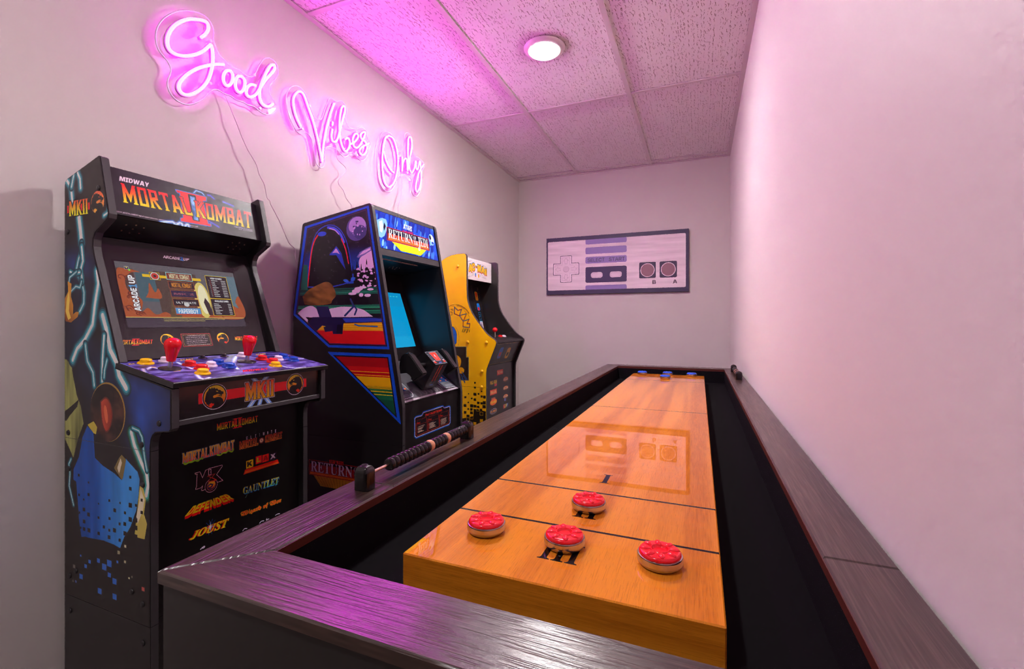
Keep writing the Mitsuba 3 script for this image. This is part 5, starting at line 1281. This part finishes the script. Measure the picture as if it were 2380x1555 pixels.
for k in range(42):
    c = [(-1.132,1.2698)][0]
    q = (c[0] + rs.uniform(-.045, .055), c[1] + rs.uniform(-.045, .045))
    a2(ell(q, rs.uniform(.003, .009), rs.uniform(.002, .005), rs.uniform(-20, 20)), '#d0acd0')
for q in [(-1.2327,1.2564),(-1.1987,1.2571),(-1.1963,1.2628),(-1.2278,1.2523)]:
    a2(ell(q, .011, .004), '#2c5cb4')
for k in range(10):
    c = [(-1.1699,1.2067)][0]
    a2(ell((c[0] + rs.uniform(-.055, .09), c[1] + rs.uniform(-.02, .025)), rs.uniform(.010, .020), rs.uniform(.003, .008)), '#d8b8d4')
a2(sbox([(-1.4566,1.2398)][0][0], yg1 + .004, [(-1.4218,1.2388)][0][0], yg1 + .10), '#175a48')
# brown rock, white slope, dark band
rock = [(-1.4486,1.1992),(-1.4165,1.2246),(-1.3692,1.2432),(-1.3279,1.2537),(-1.3025,1.2451),(-1.2848,1.2211),(-1.2798,1.1976),(-1.2974,1.1823),(-1.3025,1.1707),(-1.3381,1.1653),(-1.3953,1.1641),(-1.4378,1.1687)]
a2(P(smooth_path(rock, .006)), '#5c3c18', fn=lambda v: lin('#3a240e') + (lin('#8a5e2a') - lin('#3a240e')) * np.clip(meshkit.fbm(np.c_[v[:, 0] * 22 + v[:, 1] * 30, v[:, 1] * 60, v[:, 0] * 0], 3, 5)[:, None] * 1.6 - .3, 0, 1), cell=(.007, .007))
a2(P(smooth_path([(-1.4784,1.1307),(-1.4432,1.1527),(-1.4006,1.1622),(-1.3692,1.1439),(-1.3588,1.118),(-1.3953,1.1162),(-1.4325,1.1183),(-1.4191,1.1082),(-1.4245,1.0962)], .008)), '#d4b4d0')
a2(P([(-1.3151,1.1493),(-1.2524,1.1575),(-1.1938,1.1556),(-1.1462,1.1437),(-1.1041,1.1189),(-1.1938,1.1174),(-1.3126,1.1178)]), '#d8bcd4')
a2(P([(-1.3796,1.1599),(-1.3177,1.1591),(-1.2999,1.1198),(-1.3126,1.0806),(-1.3433,1.0844),(-1.364,1.124)]), '#1c1a44')
a2(P([(-1.4218,1.0942),(-1.3953,1.1182),(-1.0628,1.1169),(-1.0628,1.0983),(-1.2426,1.0944),(-1.2475,1.0538),(-1.2924,1.0533),(-1.3025,1.0845),(-1.3433,1.0883),(-1.3744,1.0644),(-1.3953,1.0762)]), '#171038')
a2(P([(-1.2475,1.1137),(-1.118,1.1145),(-1.0628,1.1113),(-1.0628,1.1009),(-1.2327,1.0983)]), '#2a3c9c')
a2(P([(-1.2723,1.0885),(-1.2475,1.0905),(-1.2475,1.0557),(-1.2773,1.0573)]), '#0c0a1c')
a2(P([(-1.3407,1.0797),(-1.2974,1.0884),(-1.2924,1.065),(-1.333,1.0608)]), '#1c1838')
a2(L([(-1.189,1.0906),(-1.1699,1.085),(-1.0857,1.083)], .005), '#22568c')
a2(L([(-1.2084,1.1846),(-1.1938,1.1575),(-1.2352,1.1233)], .008), '#22305c')
a2(L([(-1.1938,1.1613),(-1.1794,1.1459),(-1.189,1.1269)], .007), '#22305c')
# lower triangle
V1 = P([(-1.3174,0.9836),(-1.0273,0.9819),(-0.9834,0.7367)])
V2 = P([(-1.2942,0.9735),(-1.0369,0.9727),(-0.9988,0.756)])
s2.add(V1.buffer(.0015), '#1246b4').add(V2, '#12081a')
s2.in_ = P([(-1.2796,0.9686),(-1.0413,0.9683),(-1.0044,0.7641)])
bb = s2.in_.bounds
zs = [p[1] for p in [(-1.0404,0.969),(-1.0382,0.9349),(-1.036,0.9171),(-1.0338,0.9147),(-1.0317,0.9054),(-1.0317,0.9026),(-1.0308,0.8983),(-1.0273,0.8673),(-1.0238,0.8557),(-1.023,0.8478),(-1.023,0.8443),(-1.0208,0.8365),(-1.0208,0.8337),(-1.0186,0.8177),(-1.0057,0.764)]]
for k, cc in enumerate(('#8e0c14', '#b01418', '#d99a1c', '#9c1016', '#d98a1c', '#a81414', '#d8a010', '#c8980f', '#2a5a28', '#d0a81c', '#145030', '#c8b024', '#145a38', '#0f4430')):
    a2(sbox(bb[0], zs[k + 1], bb[2], zs[k]), cc)
for z in (.3, .55, .62, .8):
    zz = zs[7] + (zs[8] - zs[7]) * z
    a2(sbox(bb[0], zz - .0006, bb[2], zz + .0006), '#7a6a14')
# title low on the side
tq = [(-1.415,0.5028),(-0.9971,0.5239),(-0.9971,0.5666),(-1.415,0.5614)]
def lowbox():
    t0, t1, t2, t3 = (np.array(p) for p in tq)
    W = 2.0 * (t1[0] - t0[0])
    x0, z0, z1 = t0[0], t0[1], t3[1]
    x1 = x0 + .385
    s2.add(P([(x0 + .02, z0 + .004), (x1 - .02, z0 + .004), (x1 - .075, z0 - .038), (x0 + .06, z0 - .038)]), '#b8841a')
    for k in range(22):
        t = (k + .5) / 22
        s2.add(L([(x0 + .02 + (x1 - x0 - .04) * t, z0), (x0 + .06 + (x1 - x0 - .135) * t, z0 - .038)], .0012), '#4a300c')
    s2.add(sbox(x0, z0, x1, z1), '#a8141a').add(sbox(x0 + .002, z0 + .002, x1 - .002, z1 - .002), '#0d0709')
    s2.add(sbox(x0 + .006, z0 + .003, x1 - .006, z0 + (z1 - z0) * .75), '#8a1014')
    s2.add(sbox(x0 + .006, z0 + .003, x1 - .006, z0 + .012), '#c8641a')
    s2.add(sbox(x0 + .1, z1 - .003, x0 + .175, z1 + .006), '#0d0709')
    s2.add(fit(text_poly('STAR WARS', 'inter', 900), (x0 + .103, z1 - .004), (x0 + .173, z1 - .004), (x0 + .103, z1 + .011)), '#c2181c')
    for w_, a0, a1, lo, hi in (('RETURN', .010, .215, .22, .92), ('OF', .222, .245, .6, .92), ('THE', .222, .252, .22, .52), ('JEDI', .256, .375, .22, .92)):
        gq = fit(serif(w_), (x0 + a0, z0 + (z1 - z0) * lo), (x0 + a1, z0 + (z1 - z0) * lo), (x0 + a0, z0 + (z1 - z0) * hi))
        s2.add(gq.buffer(.001), '#12080a').add(gq, '#cbbcc8')
lowbox()
s2.add(sbox(-2, .6565, 0, .6575), '#1d191b')
s2.clip(fig.buffer(-.002)).build('side_print', 'print_gloss', c2, label='printed night scene over red, yellow and green stripes in a blue border')

# ------------------------------------------------------------------ yellow maze-game cabinet
c3_ = thing('arcade_cabinet', 'yellow-sided arcade cabinet with a white sign and red ball joystick, farthest of the three', 'arcade cabinet')
Y0, Y1 = 2.270, 2.710
I0, I1 = Y0 + .0183, Y1 - .0183
curve = [(-1.2120, 1.472), (-1.2095, 1.417), (-1.2085, 1.281), (-1.2035, 1.219), (-1.184, 1.164), (-1.1535, 1.117), (-1.1155, 1.069), (-1.078, 1.029), (-1.038, 1.0015)]
curve = [tuple(p) for p in smooth_path(curve, .012)]
fig = Polygon([(CB, 0), (-1.087, 0), (-1.087, .810), (-1.0845, .838), (-1.080, .850), (-1.049, .925), (-1.0300, .970), (-1.0265, .983), (-1.0290, .9925)] + curve[::-1] + [(-1.2165, 1.4800), (-1.2260, 1.4835), (-1.268, 1.4830), (-1.308, 1.4770), (-1.340, 1.4660), (-1.364, 1.4530), (-1.42, 1.410), (CB, 1.33)])
side_pieces(fig, Y0, Y0 + .018, (.737,), c3_, ('lower_side_board', 'side_board'), 'cabinet_yellow', .0012, 'cabinet_edge')
side_pieces(fig, Y1 - .018, Y1, (.737,), c3_, ('lower_side_board', 'side_board'), 'cabinet_black', .0012, 'cabinet_edge')
obj('back_board', bx(CB + .002, CB + .010, I0, I1, .02, 1.31), 'cabinet_inner', c3_)
obj('top_board', strip((-1.256, 1.4775), (-1.40, 1.418), .010, I0, I1), 'cabinet_black', c3_)
sg = obj('marquee', bx(-1.266, -1.2515, I0, I1, 1.350, 1.4765, .001), 'white_gloss', c3_)
obj('hood_board', strip((-1.352, 1.338), (-1.2530, 1.3495), .010, I0, I1), 'cabinet_inner', c3_)
bez = obj('bezel', strip((-1.2790, 1.0250), (-1.3440, 1.3370), .010, I0, I1), 'bezel_gloss', c3_)
GD = frame((-1.0290, 0, .9920), XA, (-.2500, 0, .0320))
obj('control_deck', extrude(sbox(I0, 0, I1, math.hypot(.25, .032)), .010, GD, -.010), 'cabinet_black', c3_)
uf = strip((-1.0985, .8480), (-1.0420, .9790), .010, I0, I1)
ub = obj('upper_front_board', uf, 'cabinet_black', c3_)
lf = obj('front_board', bx(-1.109, -1.0990, I0, I1, .004, .8475), 'cabinet_black', c3_)
# white sign
WM = frame((-1.2515, 0, 0), XA, XB)
wp = Print(WM)
wp.add(sbox(I0 + .0005, 1.352, I1 - .0005, 1.475), '#ece6e4')
wq = (1040, 580, 7.07)
for ch, q in zip('PAC-MAN', [[(2.3204,1.3844),(2.3575,1.3927),(2.3204,1.4438)],[(2.3749,1.3952),(2.4237,1.4031),(2.3749,1.4415)],[(2.4159,1.4048),(2.4612,1.4095),(2.4159,1.4525)],[(2.4668,1.4303),(2.4864,1.4251),(2.4668,1.4369)],[(2.4914,1.4052),(2.5399,1.4026),(2.4914,1.4497)],[(2.5416,1.4028),(2.5875,1.3958),(2.5416,1.4443)],[(2.5883,1.394),(2.623,1.3864),(2.5883,1.4361)]]):
    gq = fit(text_poly(ch, 'inter', 900).buffer(4), q[0], (q[1][0], q[0][1]), (q[0][0], q[2][1]))
    wp.add(affinity.translate(gq, -.002, .003).buffer(.0008), '#2a6c9c').add(affinity.translate(gq, .001, -.004).buffer(.0008), '#b8281c').add(gq.buffer(.0012), '#16100c').add(gq, '#f0c411')
    wp.add(ell(gq.centroid.coords[0], .0018, .0018), '#16100c')
for q in [[(2.3635,1.3816),(2.4491,1.3973)],[(2.3635,1.3762),(2.4491,1.391)],[(2.3749,1.3666),(2.4491,1.3863)],[(2.3749,1.3613),(2.4451,1.3804)],[(2.5272,1.3957),(2.6185,1.3775)],[(2.5314,1.3867),(2.6275,1.3686)],[(2.523,1.3803),(2.6007,1.3683)],[(2.356,1.4535),(2.4135,1.4634)],[(2.356,1.4499),(2.4057,1.4589)],[(2.5588,1.4557),(2.6275,1.4442)],[(2.5639,1.4517),(2.632,1.4389)]]:
    wp.add(L(q, .0009), '#3a3230')
bq = [(2.4475,1.3733),(2.4831,1.3655),(2.4897,1.3772),(2.5272,1.3657)]
cc_ = [(2.4652,1.3831),(2.5079,1.3808)]
wp.add(rr(cc_[0][0] - .008, cc_[0][0] + .008, cc_[0][1] - .012, cc_[0][1] + .012, .004), '#2a7cc8').add(sbox(cc_[0][0] - .005, cc_[0][1] - .011, cc_[0][0] + .005, cc_[0][1] - .005), '#d8242c')
wp.add(rr(cc_[1][0] - .008, cc_[1][0] + .008, cc_[1][1] - .011, cc_[1][1] + .011, .004), '#f0c411').add(sbox(cc_[1][0] - .004, cc_[1][1] + .003, cc_[1][0] + .004, cc_[1][1] + .009), '#d8242c')
wp.clip(sbox(I0, 1.352, I1, 1.475)).build('lettering', 'print_gloss', sg)
# bezel print, display
BM = frame((-1.2790, 0, 1.0250), XA, (-.065, 0, .312))
gb = Print(BM)
de = [(2.5843,0.2931),(2.6219,0.0737)]
DE = 2.570
D_0 = 2 * 2.49 - DE
gb.add(sbox(I0, .002, I1, .316), '#121015')
for s in (1, -1):
    f = lambda y: y if s == 1 else 2 * 2.49 - y
    for y in (DE + .016, I1 - .022):
        for k in range(52):
            gb.add(sbox(f(y) - .0007, .004 + k * .006, f(y) + .0007, .0075 + k * .006), '#9c6a2a')
    m0 = f((DE + I1) / 2)
    gb.add(rr(m0 - .020, m0 + .020, .215, .275, .012), '#c48a14').add(rr(m0 - .010, m0 + .010, .24, .268, .006), '#b8201c')
    gb.add(rr(m0 - .020, m0 + .020, .150, .198, .012), '#1a6cc0').add(rr(m0 - .014, m0 + .012, .152, .172, .006), '#d01c24')
    gb.add(sbox(m0 - .018, .092, m0 + .018, .140), '#12648c').add(sbox(m0 - .015, .095, m0 + .015, .137), '#121015').add(sbox(m0 - .018, .108, m0 + .004, .126), '#12648c').add(sbox(m0 - .015, .111, m0 + .001, .123), '#121015')
    gb.add(sbox(m0 - .021, .008, m0 + .021, .084), '#cfd0da').add(sbox(m0 - .021, .079, m0 + .021, .084), '#2a8aa8')
    for k in range(6):
        gb.add(sbox(m0 - .012, .017 + k * .010, m0 + .010 - .003 * (k % 3), .021 + k * .010), '#54485c')
gb.clip(sbox(I0, .002, I1, .316)).build('bezel_print', 'print_gloss', bez)
dp = Print(BM, .0004)
DSZ = (D_0, .030, DE, .270)
obj('display_frame', extrude(sbox(D_0 - .003, .027, DE + .003, .273), .0003, BM), 'display_glass', c3_)
dp.add(sbox(*DSZ), '#22242f')
for q, col_ in (((2.535, .235), '#e8a0b0'), ((2.525, .250), '#d8d040'), ((2.545, .228), '#9cc0e8'), ((2.54, .150), '#c8c0a8'), ((2.55, .128), '#30b0d8'), ((2.545, .105), '#b8b8b8'), ((2.555, .085), '#9cc0e8')):
    dp.add(sbox(q[0] - .008, q[1] - .003, q[0] + .008, q[1] + .003), col_)
for k in range(8):
    dp.add(sbox(2.42 + .012 * (k % 3), .06 + k * .022, 2.50 + .01 * (k % 2), .064 + k * .022), '#b8b8b8')
dp.light('display', c3_, .6, 'display_glass')
# joystick and buttons
j = numbered(c3_ + '__joystick')
ball = trimesh.creation.icosphere(3, .0152)
jc = (GD @ np.array([2.4955, .108, 0, 1]))[:3]
ball.apply_translation(jc + np.array([0, 0, .046]))
obj('ball_top', ball, 'plastic_red', j, smooth=True)
obj('shaft', trimesh.creation.cylinder(.0046, segment=[jc, jc + np.array([0, 0, .036])], sections=18), 'steel', j, smooth=40)
obj('base_disc', lathe([(.02, 0), (.02, .0015), (0, .002)], 32, (2.4955, .108, .0002), GD), 'plastic_black', j, smooth=30)
for (a, b), m_ in zip(((2.602, .120), (2.640, .112)), ('plastic_red_button', 'plastic_white')):
    obj('button', lathe([(.0155, 0), (.0155, .0015), (.0145, .004), (.0115, .0045), (.011, .0095), (.009, .0108), (0, .0104)], 28, (a, b, .0003), GD), m_, c3_, smooth=35)
# upper front print
UF = frame((-1.0985, 0, .8480), XA, (.0565, 0, .1310))
UL = math.hypot(.0565, .131)
up = Print(UF)
up.add(sbox(I0 + .006, .010, I1 - .012, UL - .006), '#b07a24').add(sbox(I0 + .0072, .0112, I1 - .0132, UL - .0072), '#1d191c')
for k in range(22):
    up.add(ell((I1 - .022, .02 + k * .005), .0008, .0008), '#b07a24')
u1, u2 = [(2.4204,0.0781),(2.5369,0.07)]
for u, cc in ((u1, '#2a64a8'), (u2, '#d09a1c')):
    up.add(rr(u[0] - .026, u[0] + .026, u[1] - .036, u[1] + .036, .016), cc)
    up.add(rr(u[0] - .014, u[0] + .016, u[1] - .022, u[1] + .006, .008), '#b82a34' if cc == '#2a64a8' else '#1d191c')
up.clip(sbox(I0, .002, I1, UL - .002)).build('front_print', 'print_gloss', ub)
# names on the lower front
PF = frame((-1.0990, 0, 0), XA, XB)
lp = Print(PF, gain=1.4)
lp.add(sbox(I0 + .004, .30, I1 - .004, .845), (24, 20, 22))
def pbox(q, fill, word, ink, edge=None):
    q0, q1 = q
    x0, z0, x1, z1 = min(q0[0], q1[0]), min(q0[1], q1[1]), max(q0[0], q1[0]), max(q0[1], q1[1])
    return x0, z0, x1, z1
nz = (1120, 840, 11.11)
def centre(pts):
    return np.mean(np.array(pts), 0)
for word, q, w, h, style in (('PAC-MAN', [(2.4266,0.7943),(2.5482,0.805)], .088, .030, 'box'), ('PAC-MAN', [(2.3365,0.7448),(2.4532,0.7573)], .092, .026, 'yellow'), ('PAC & PAL', [(2.3365,0.6955),(2.4515,0.6948)], .092, .030, 'box'),
                             ('PAC-MAN', [(2.3365,0.6397),(2.4515,0.6344)], .096, .036, 'oval'), ('PAC-MANIA', [(2.3365,0.5893),(2.4515,0.5796)], .096, .030, 'white'), ('GALAGA', [(2.5199,0.7471),(2.6257,0.749)], .074, .028, 'orange'),
                             ('GALAXIAN', [(2.517,0.6961),(2.6288,0.693)], .074, .024, 'orange'), ("GALAGA", [(2.5199,0.6444),(2.6226,0.6431)], .072, .024, 'orange'), ('MAPPY', [(2.517,0.5866),(2.6288,0.5841)], .078, .024, 'many')):
    cx, cz = centre(q)
    tx = text_poly(word, 'inter', 900)
    mk_ = lambda s, t: fit(tx, (cx - w / 2 * s, cz - h / 2 * t), (cx + w / 2 * s, cz - h / 2 * t), (cx - w / 2 * s, cz + h / 2 * t))
    if style == 'box':
        lp.add(sbox(cx - w / 2, cz - h / 2, cx + w / 2, cz + h / 2), '#c0402c').add(mk_(.86, .55), '#d8b070')
    elif style == 'oval':
        lp.add(ell((cx, cz), w / 2, h / 2), '#d85a20').add(mk_(.8, .42), '#e8c030')
        lp.add(fit(text_poly('SUPER', 'inter', 900), (cx - w * .3, cz + h * .42), (cx + w * .25, cz + h * .42), (cx - w * .3, cz + h * .72)), '#c86a54')
    elif style == 'white':
        lp.add(ell((cx, cz), w / 2, h / 2), '#b8b0bc').add(ell((cx, cz), w / 2 - .002, h / 2 - .002), '#2a2440').add(mk_(.8, .45), '#d88a30')
    elif style == 'many':
        for k, ch in enumerate(word):
            x0 = cx - w / 2 + w * k / 5
            lp.add(fit(text_poly(ch, 'inter', 900), (x0, cz - h / 2), (x0 + w * .17, cz - h / 2), (x0 + .003, cz + h / 2)), ('#c03a34', '#d88a50', '#b8a030', '#c8c0b0', '#3a6cb0')[k])
    elif style == 'yellow':
        lp.add(mk_(1, .8), '#e8b424').add(sbox(cx + w * .12, cz - h * .95, cx + w * .48, cz - h * .45), '#c8283c').add(fit(text_poly('PLUS', 'inter', 900), (cx + w * .15, cz - h * .88), (cx + w * .45, cz - h * .88), (cx + w * .15, cz - h * .52)), '#7a1420')
    else:
        lp.add(ell((cx, cz), w / 2, h / 2).difference(ell((cx, cz - .002), w / 2 - .003, h / 2 - .003)), '#d07a34').add(mk_(.9, .55).buffer(.0008), '#5a2c18').add(mk_(.9, .55), '#d8a080')
g8 = centre([(2.5584,0.622),(2.5644,0.6281)])
lp.add(fit(text_poly("88", 'inter', 900), (g8[0] - .012, g8[1] - .009), (g8[0] + .014, g8[1] - .009), (g8[0] - .012, g8[1] + .008)), '#5a6ab8')
lp.clip(sbox(I0 + .004, .30, I1 - .004, .845)).build('lettering', 'print_gloss', lf)
# side print
PM = frame((0, Y0, 0), (1, 0, 0), (0, 0, 1))
pp = Print(PM, .0006)
ink = '#1c1408'
def arcp(pts, w=.0018, c=ink):
    pp.add(L(smooth_path(pts, .006), w), c)
arcp([(-1.3541,1.1565),(-1.3312,1.1778),(-1.3179,1.1886),(-1.3008,1.1957),(-1.2745,1.1976),(-1.2446,1.1916),(-1.2114,1.1709),(-1.1912,1.147)])
arcp([(-1.2689,1.1936),(-1.2409,1.1866),(-1.2114,1.1667),(-1.193,1.1454)], .0012)
arcp([(-1.2708,1.1903),(-1.2446,1.1834),(-1.2187,1.1684)], .0012)
arcp([(-1.204,1.1487),(-1.1949,1.1356),(-1.1876,1.121)], .0012)
arcp([(-1.3027,1.1897),(-1.2745,1.1904)], .001)
arcp([(-1.2243,1.1636),(-1.2077,1.1471)], .001)
for q in ([(-1.2858,1.1839),(-1.2858,1.146),(-1.2539,1.1343),(-1.2391,1.1712),(-1.2633,1.1649)], [(-1.2539,1.1359),(-1.2084,1.1448),(-1.2291,1.1031)], [(-1.2291,1.1038),(-1.1923,1.1145),(-1.2059,1.0884),(-1.1876,1.0901),(-1.1894,1.0673),(-1.2306,1.072)]):
    pts = q
    ring = pts + [pts[0]]
    pp.add(L(ring, .0048), '#8a2414')
    for k in range(len(pts)):
        a, b = ring[k], ring[k + 1]
        if k % 2 == 0:
            pp.add(L([a, b], .0034), '#2a6470')
for q in ([(-1.3103,1.172),(-1.2971,1.1732),(-1.2933,1.1652),(-1.3046,1.1673)], [(-1.3122,1.1561),(-1.3001,1.1553),(-1.3016,1.1395),(-1.3084,1.1369)]):
    pp.add(L(q, .0026), '#5a3a18')
for q in ([(-1.228,1.0639),(-1.2354,1.0426)], [(-1.2187,1.0623),(-1.228,1.0403)], [(-1.2106,1.0614),(-1.2217,1.0427)], [(-1.2022,1.0614),(-1.2095,1.0372)], [(-1.1967,1.0608),(-1.204,1.0396)], [(-1.1894,1.0576),(-1.1923,1.0429)]):
    pp.add(L(q, .0030), ink)
arcp([(-1.2828,1.0774),(-1.2625,1.044),(-1.2569,1.0046),(-1.2603,0.9645)], .0009)
blob = P(smooth_path([(-1.3236,1.0634),(-1.2971,1.0718),(-1.2801,1.0537),(-1.2715,1.0274),(-1.2726,0.9978),(-1.2782,0.9747),(-1.3236,0.9573)], .008))
pp.add(blob.buffer(.0015), ink).add(blob, '#0c62c0').add(L([(-1.2895,1.0272),(-1.2745,1.0258)], .0012), ink)
mz = P([(-1.3084,0.9569),(-1.2106,0.959),(-1.2106,0.9003),(-1.196,0.9007),(-1.196,0.7738),(-1.2077,0.7732),(-1.3084,0.7683)])
pp.add(mz.buffer(.0032, join_style='mitre'), '#9c9c5c').add(mz, '#1f1610')
for q, cc in (([(178,875),(303,875),(303,996),(178,996)], '#1252a4'), ([(192,888),(290,888),(290,983),(192,983)], '#a42430'), ([(202,897),(280,897),(280,974),(202,974)], '#2a1a14'), ([(243,1010),(310,1010),(310,1226),(243,1226)], '#1252a4'), ([(256,1024),(298,1024),(298,1212),(256,1212)], '#a42430'), ([(266,1034),(288,1034),(288,1202),(266,1202)], '#2a1a14')):
    pp.add(P(q), cc)
pp.add(P(smooth_path([(-1.2858,0.9086),(-1.2651,0.9092),(-1.2465,0.8933),(-1.2428,0.8705),(-1.2539,0.8438),(-1.2858,0.836)], .008)), '#e0a800')
for q, cc in (([(305,1243),(372,1243),(372,1335),(305,1335)], '#9c9c5c'), ([(314,1252),(385,1252),(385,1326),(314,1326)], '#e6b000'), ([(392,1143),(430,1143),(430,1372),(392,1372)], '#9c9c5c'), ([(398,1150),(424,1150),(424,1365),(398,1365)], '#d9a800'), ([(404,1155),(414,1155),(414,1358),(404,1358)], ink), ([(340,1284),(405,1284),(405,1300),(340,1300)], ink)):
    pp.add(P(q), cc)
pp.add(ell([(-1.2446,0.8262)][0], .022, .018), '#e0a800')
for q in ([(-1.2446,0.8048),(-1.2187,0.757)], [(-1.2372,0.8183),(-1.2059,0.7788)], [(-1.2391,0.7822),(-1.2187,0.7635)], [(-1.228,0.7958),(-1.2114,0.7737)]):
    pp.add(L(q, .0042), '#164a80')
SQ_ = [(297,1166,12),(297,1204,14),(352,1237,10),(245,1256,8),(297,1260,21),(326,1257,12),(352,1278,14),(218,1284,14),(376,1283,21),(270,1294,12),(296,1304,18),(242,1327,10),(324,1331,18),(351,1334,16),(375,1330,24),(215,1352,20),(270,1355,23),(297,1358,20),(323,1365,18),(345,1390,20),(372,1362,24),(242,1381,12),(268,1384,18),(318,1392,18),(216,1408,18),(268,1412,20),(240,1440,22),(350,1420,26)]
CT = [(-1.1552,0.7603),(-1.1552,0.7345),(-1.1138,0.7146),(-1.1948,0.6969),(-1.1552,0.6966),(-1.1333,0.6999),(-1.1138,0.687),(-1.2156,0.6765),(-1.0959,0.6847),(-1.1757,0.6723),(-1.156,0.6667),(-1.1971,0.6484),(-1.1348,0.6499),(-1.1145,0.6492),(-1.0966,0.6531),(-1.2179,0.6299),(-1.1757,0.6308),(-1.1552,0.6302),(-1.1356,0.6269),(-1.119,0.6112),(-1.0988,0.6315),(-1.1971,0.6116),(-1.1772,0.611),(-1.1393,0.6083),(-1.2171,0.5917),(-1.1772,0.5919),(-1.1987,0.5712),(-1.1153,0.5913)]
low = [(-1.1643,0.6146),(-1.0855,0.6056),(-1.0855,0.4058),(-1.245,0.3891),(-1.245,0.5525),(-1.1643,0.5739)]
pp.add(P(low), ink)
for (x, z), (_, _, s) in zip(CT, SQ_):
    h = s * .00037
    pp.add(sbox(x - h * 1.15, z - h, x + h * 1.15, z + h), ink)
for (x, z) in [(-1.1153,0.5913),(-1.1987,0.5542),(-1.1757,0.5662),(-1.1356,0.6133)]:
    pp.add(sbox(x - .0105, z - .0095, x + .0105, z + .0095).difference(sbox(x - .0088, z - .0078, x + .0088, z + .0078)), '#d9a400')
for (x, z) in [(-1.156,0.5339),(-1.1153,0.5529),(-1.2179,0.515),(-1.1303,0.4956),(-1.191,0.4697)]:
    pp.add(sbox(x - .0092, z - .0082, x + .0092, z + .0082), '#d9a400')
pp.add(sbox(-2, .7365, 0, .7375), '#8a6a08')
pp.clip(fig.buffer(-.002)).build('side_print', 'print_gloss', c3_, label='printed maze pieces, letters and black squares on yellow')
for (x, z) in [(-1.2622,1.4143),(-1.1994,0.9858),(-1.084,0.9864),(-1.1115,0.8258),(-1.113,0.7382)]:
    obj('screw_cap', dome(.0088, .0045, (x, Y0 - .0006, z), [0, -1, 0]), 'cap_yellow', c3_, smooth=40)
for z in (.75, .55, .30):
    obj('screw_cap', dome(.0068, .0032, (-1.30, Y1, z), [0, 1, 0]), 'cap_black', c3_, smooth=40)
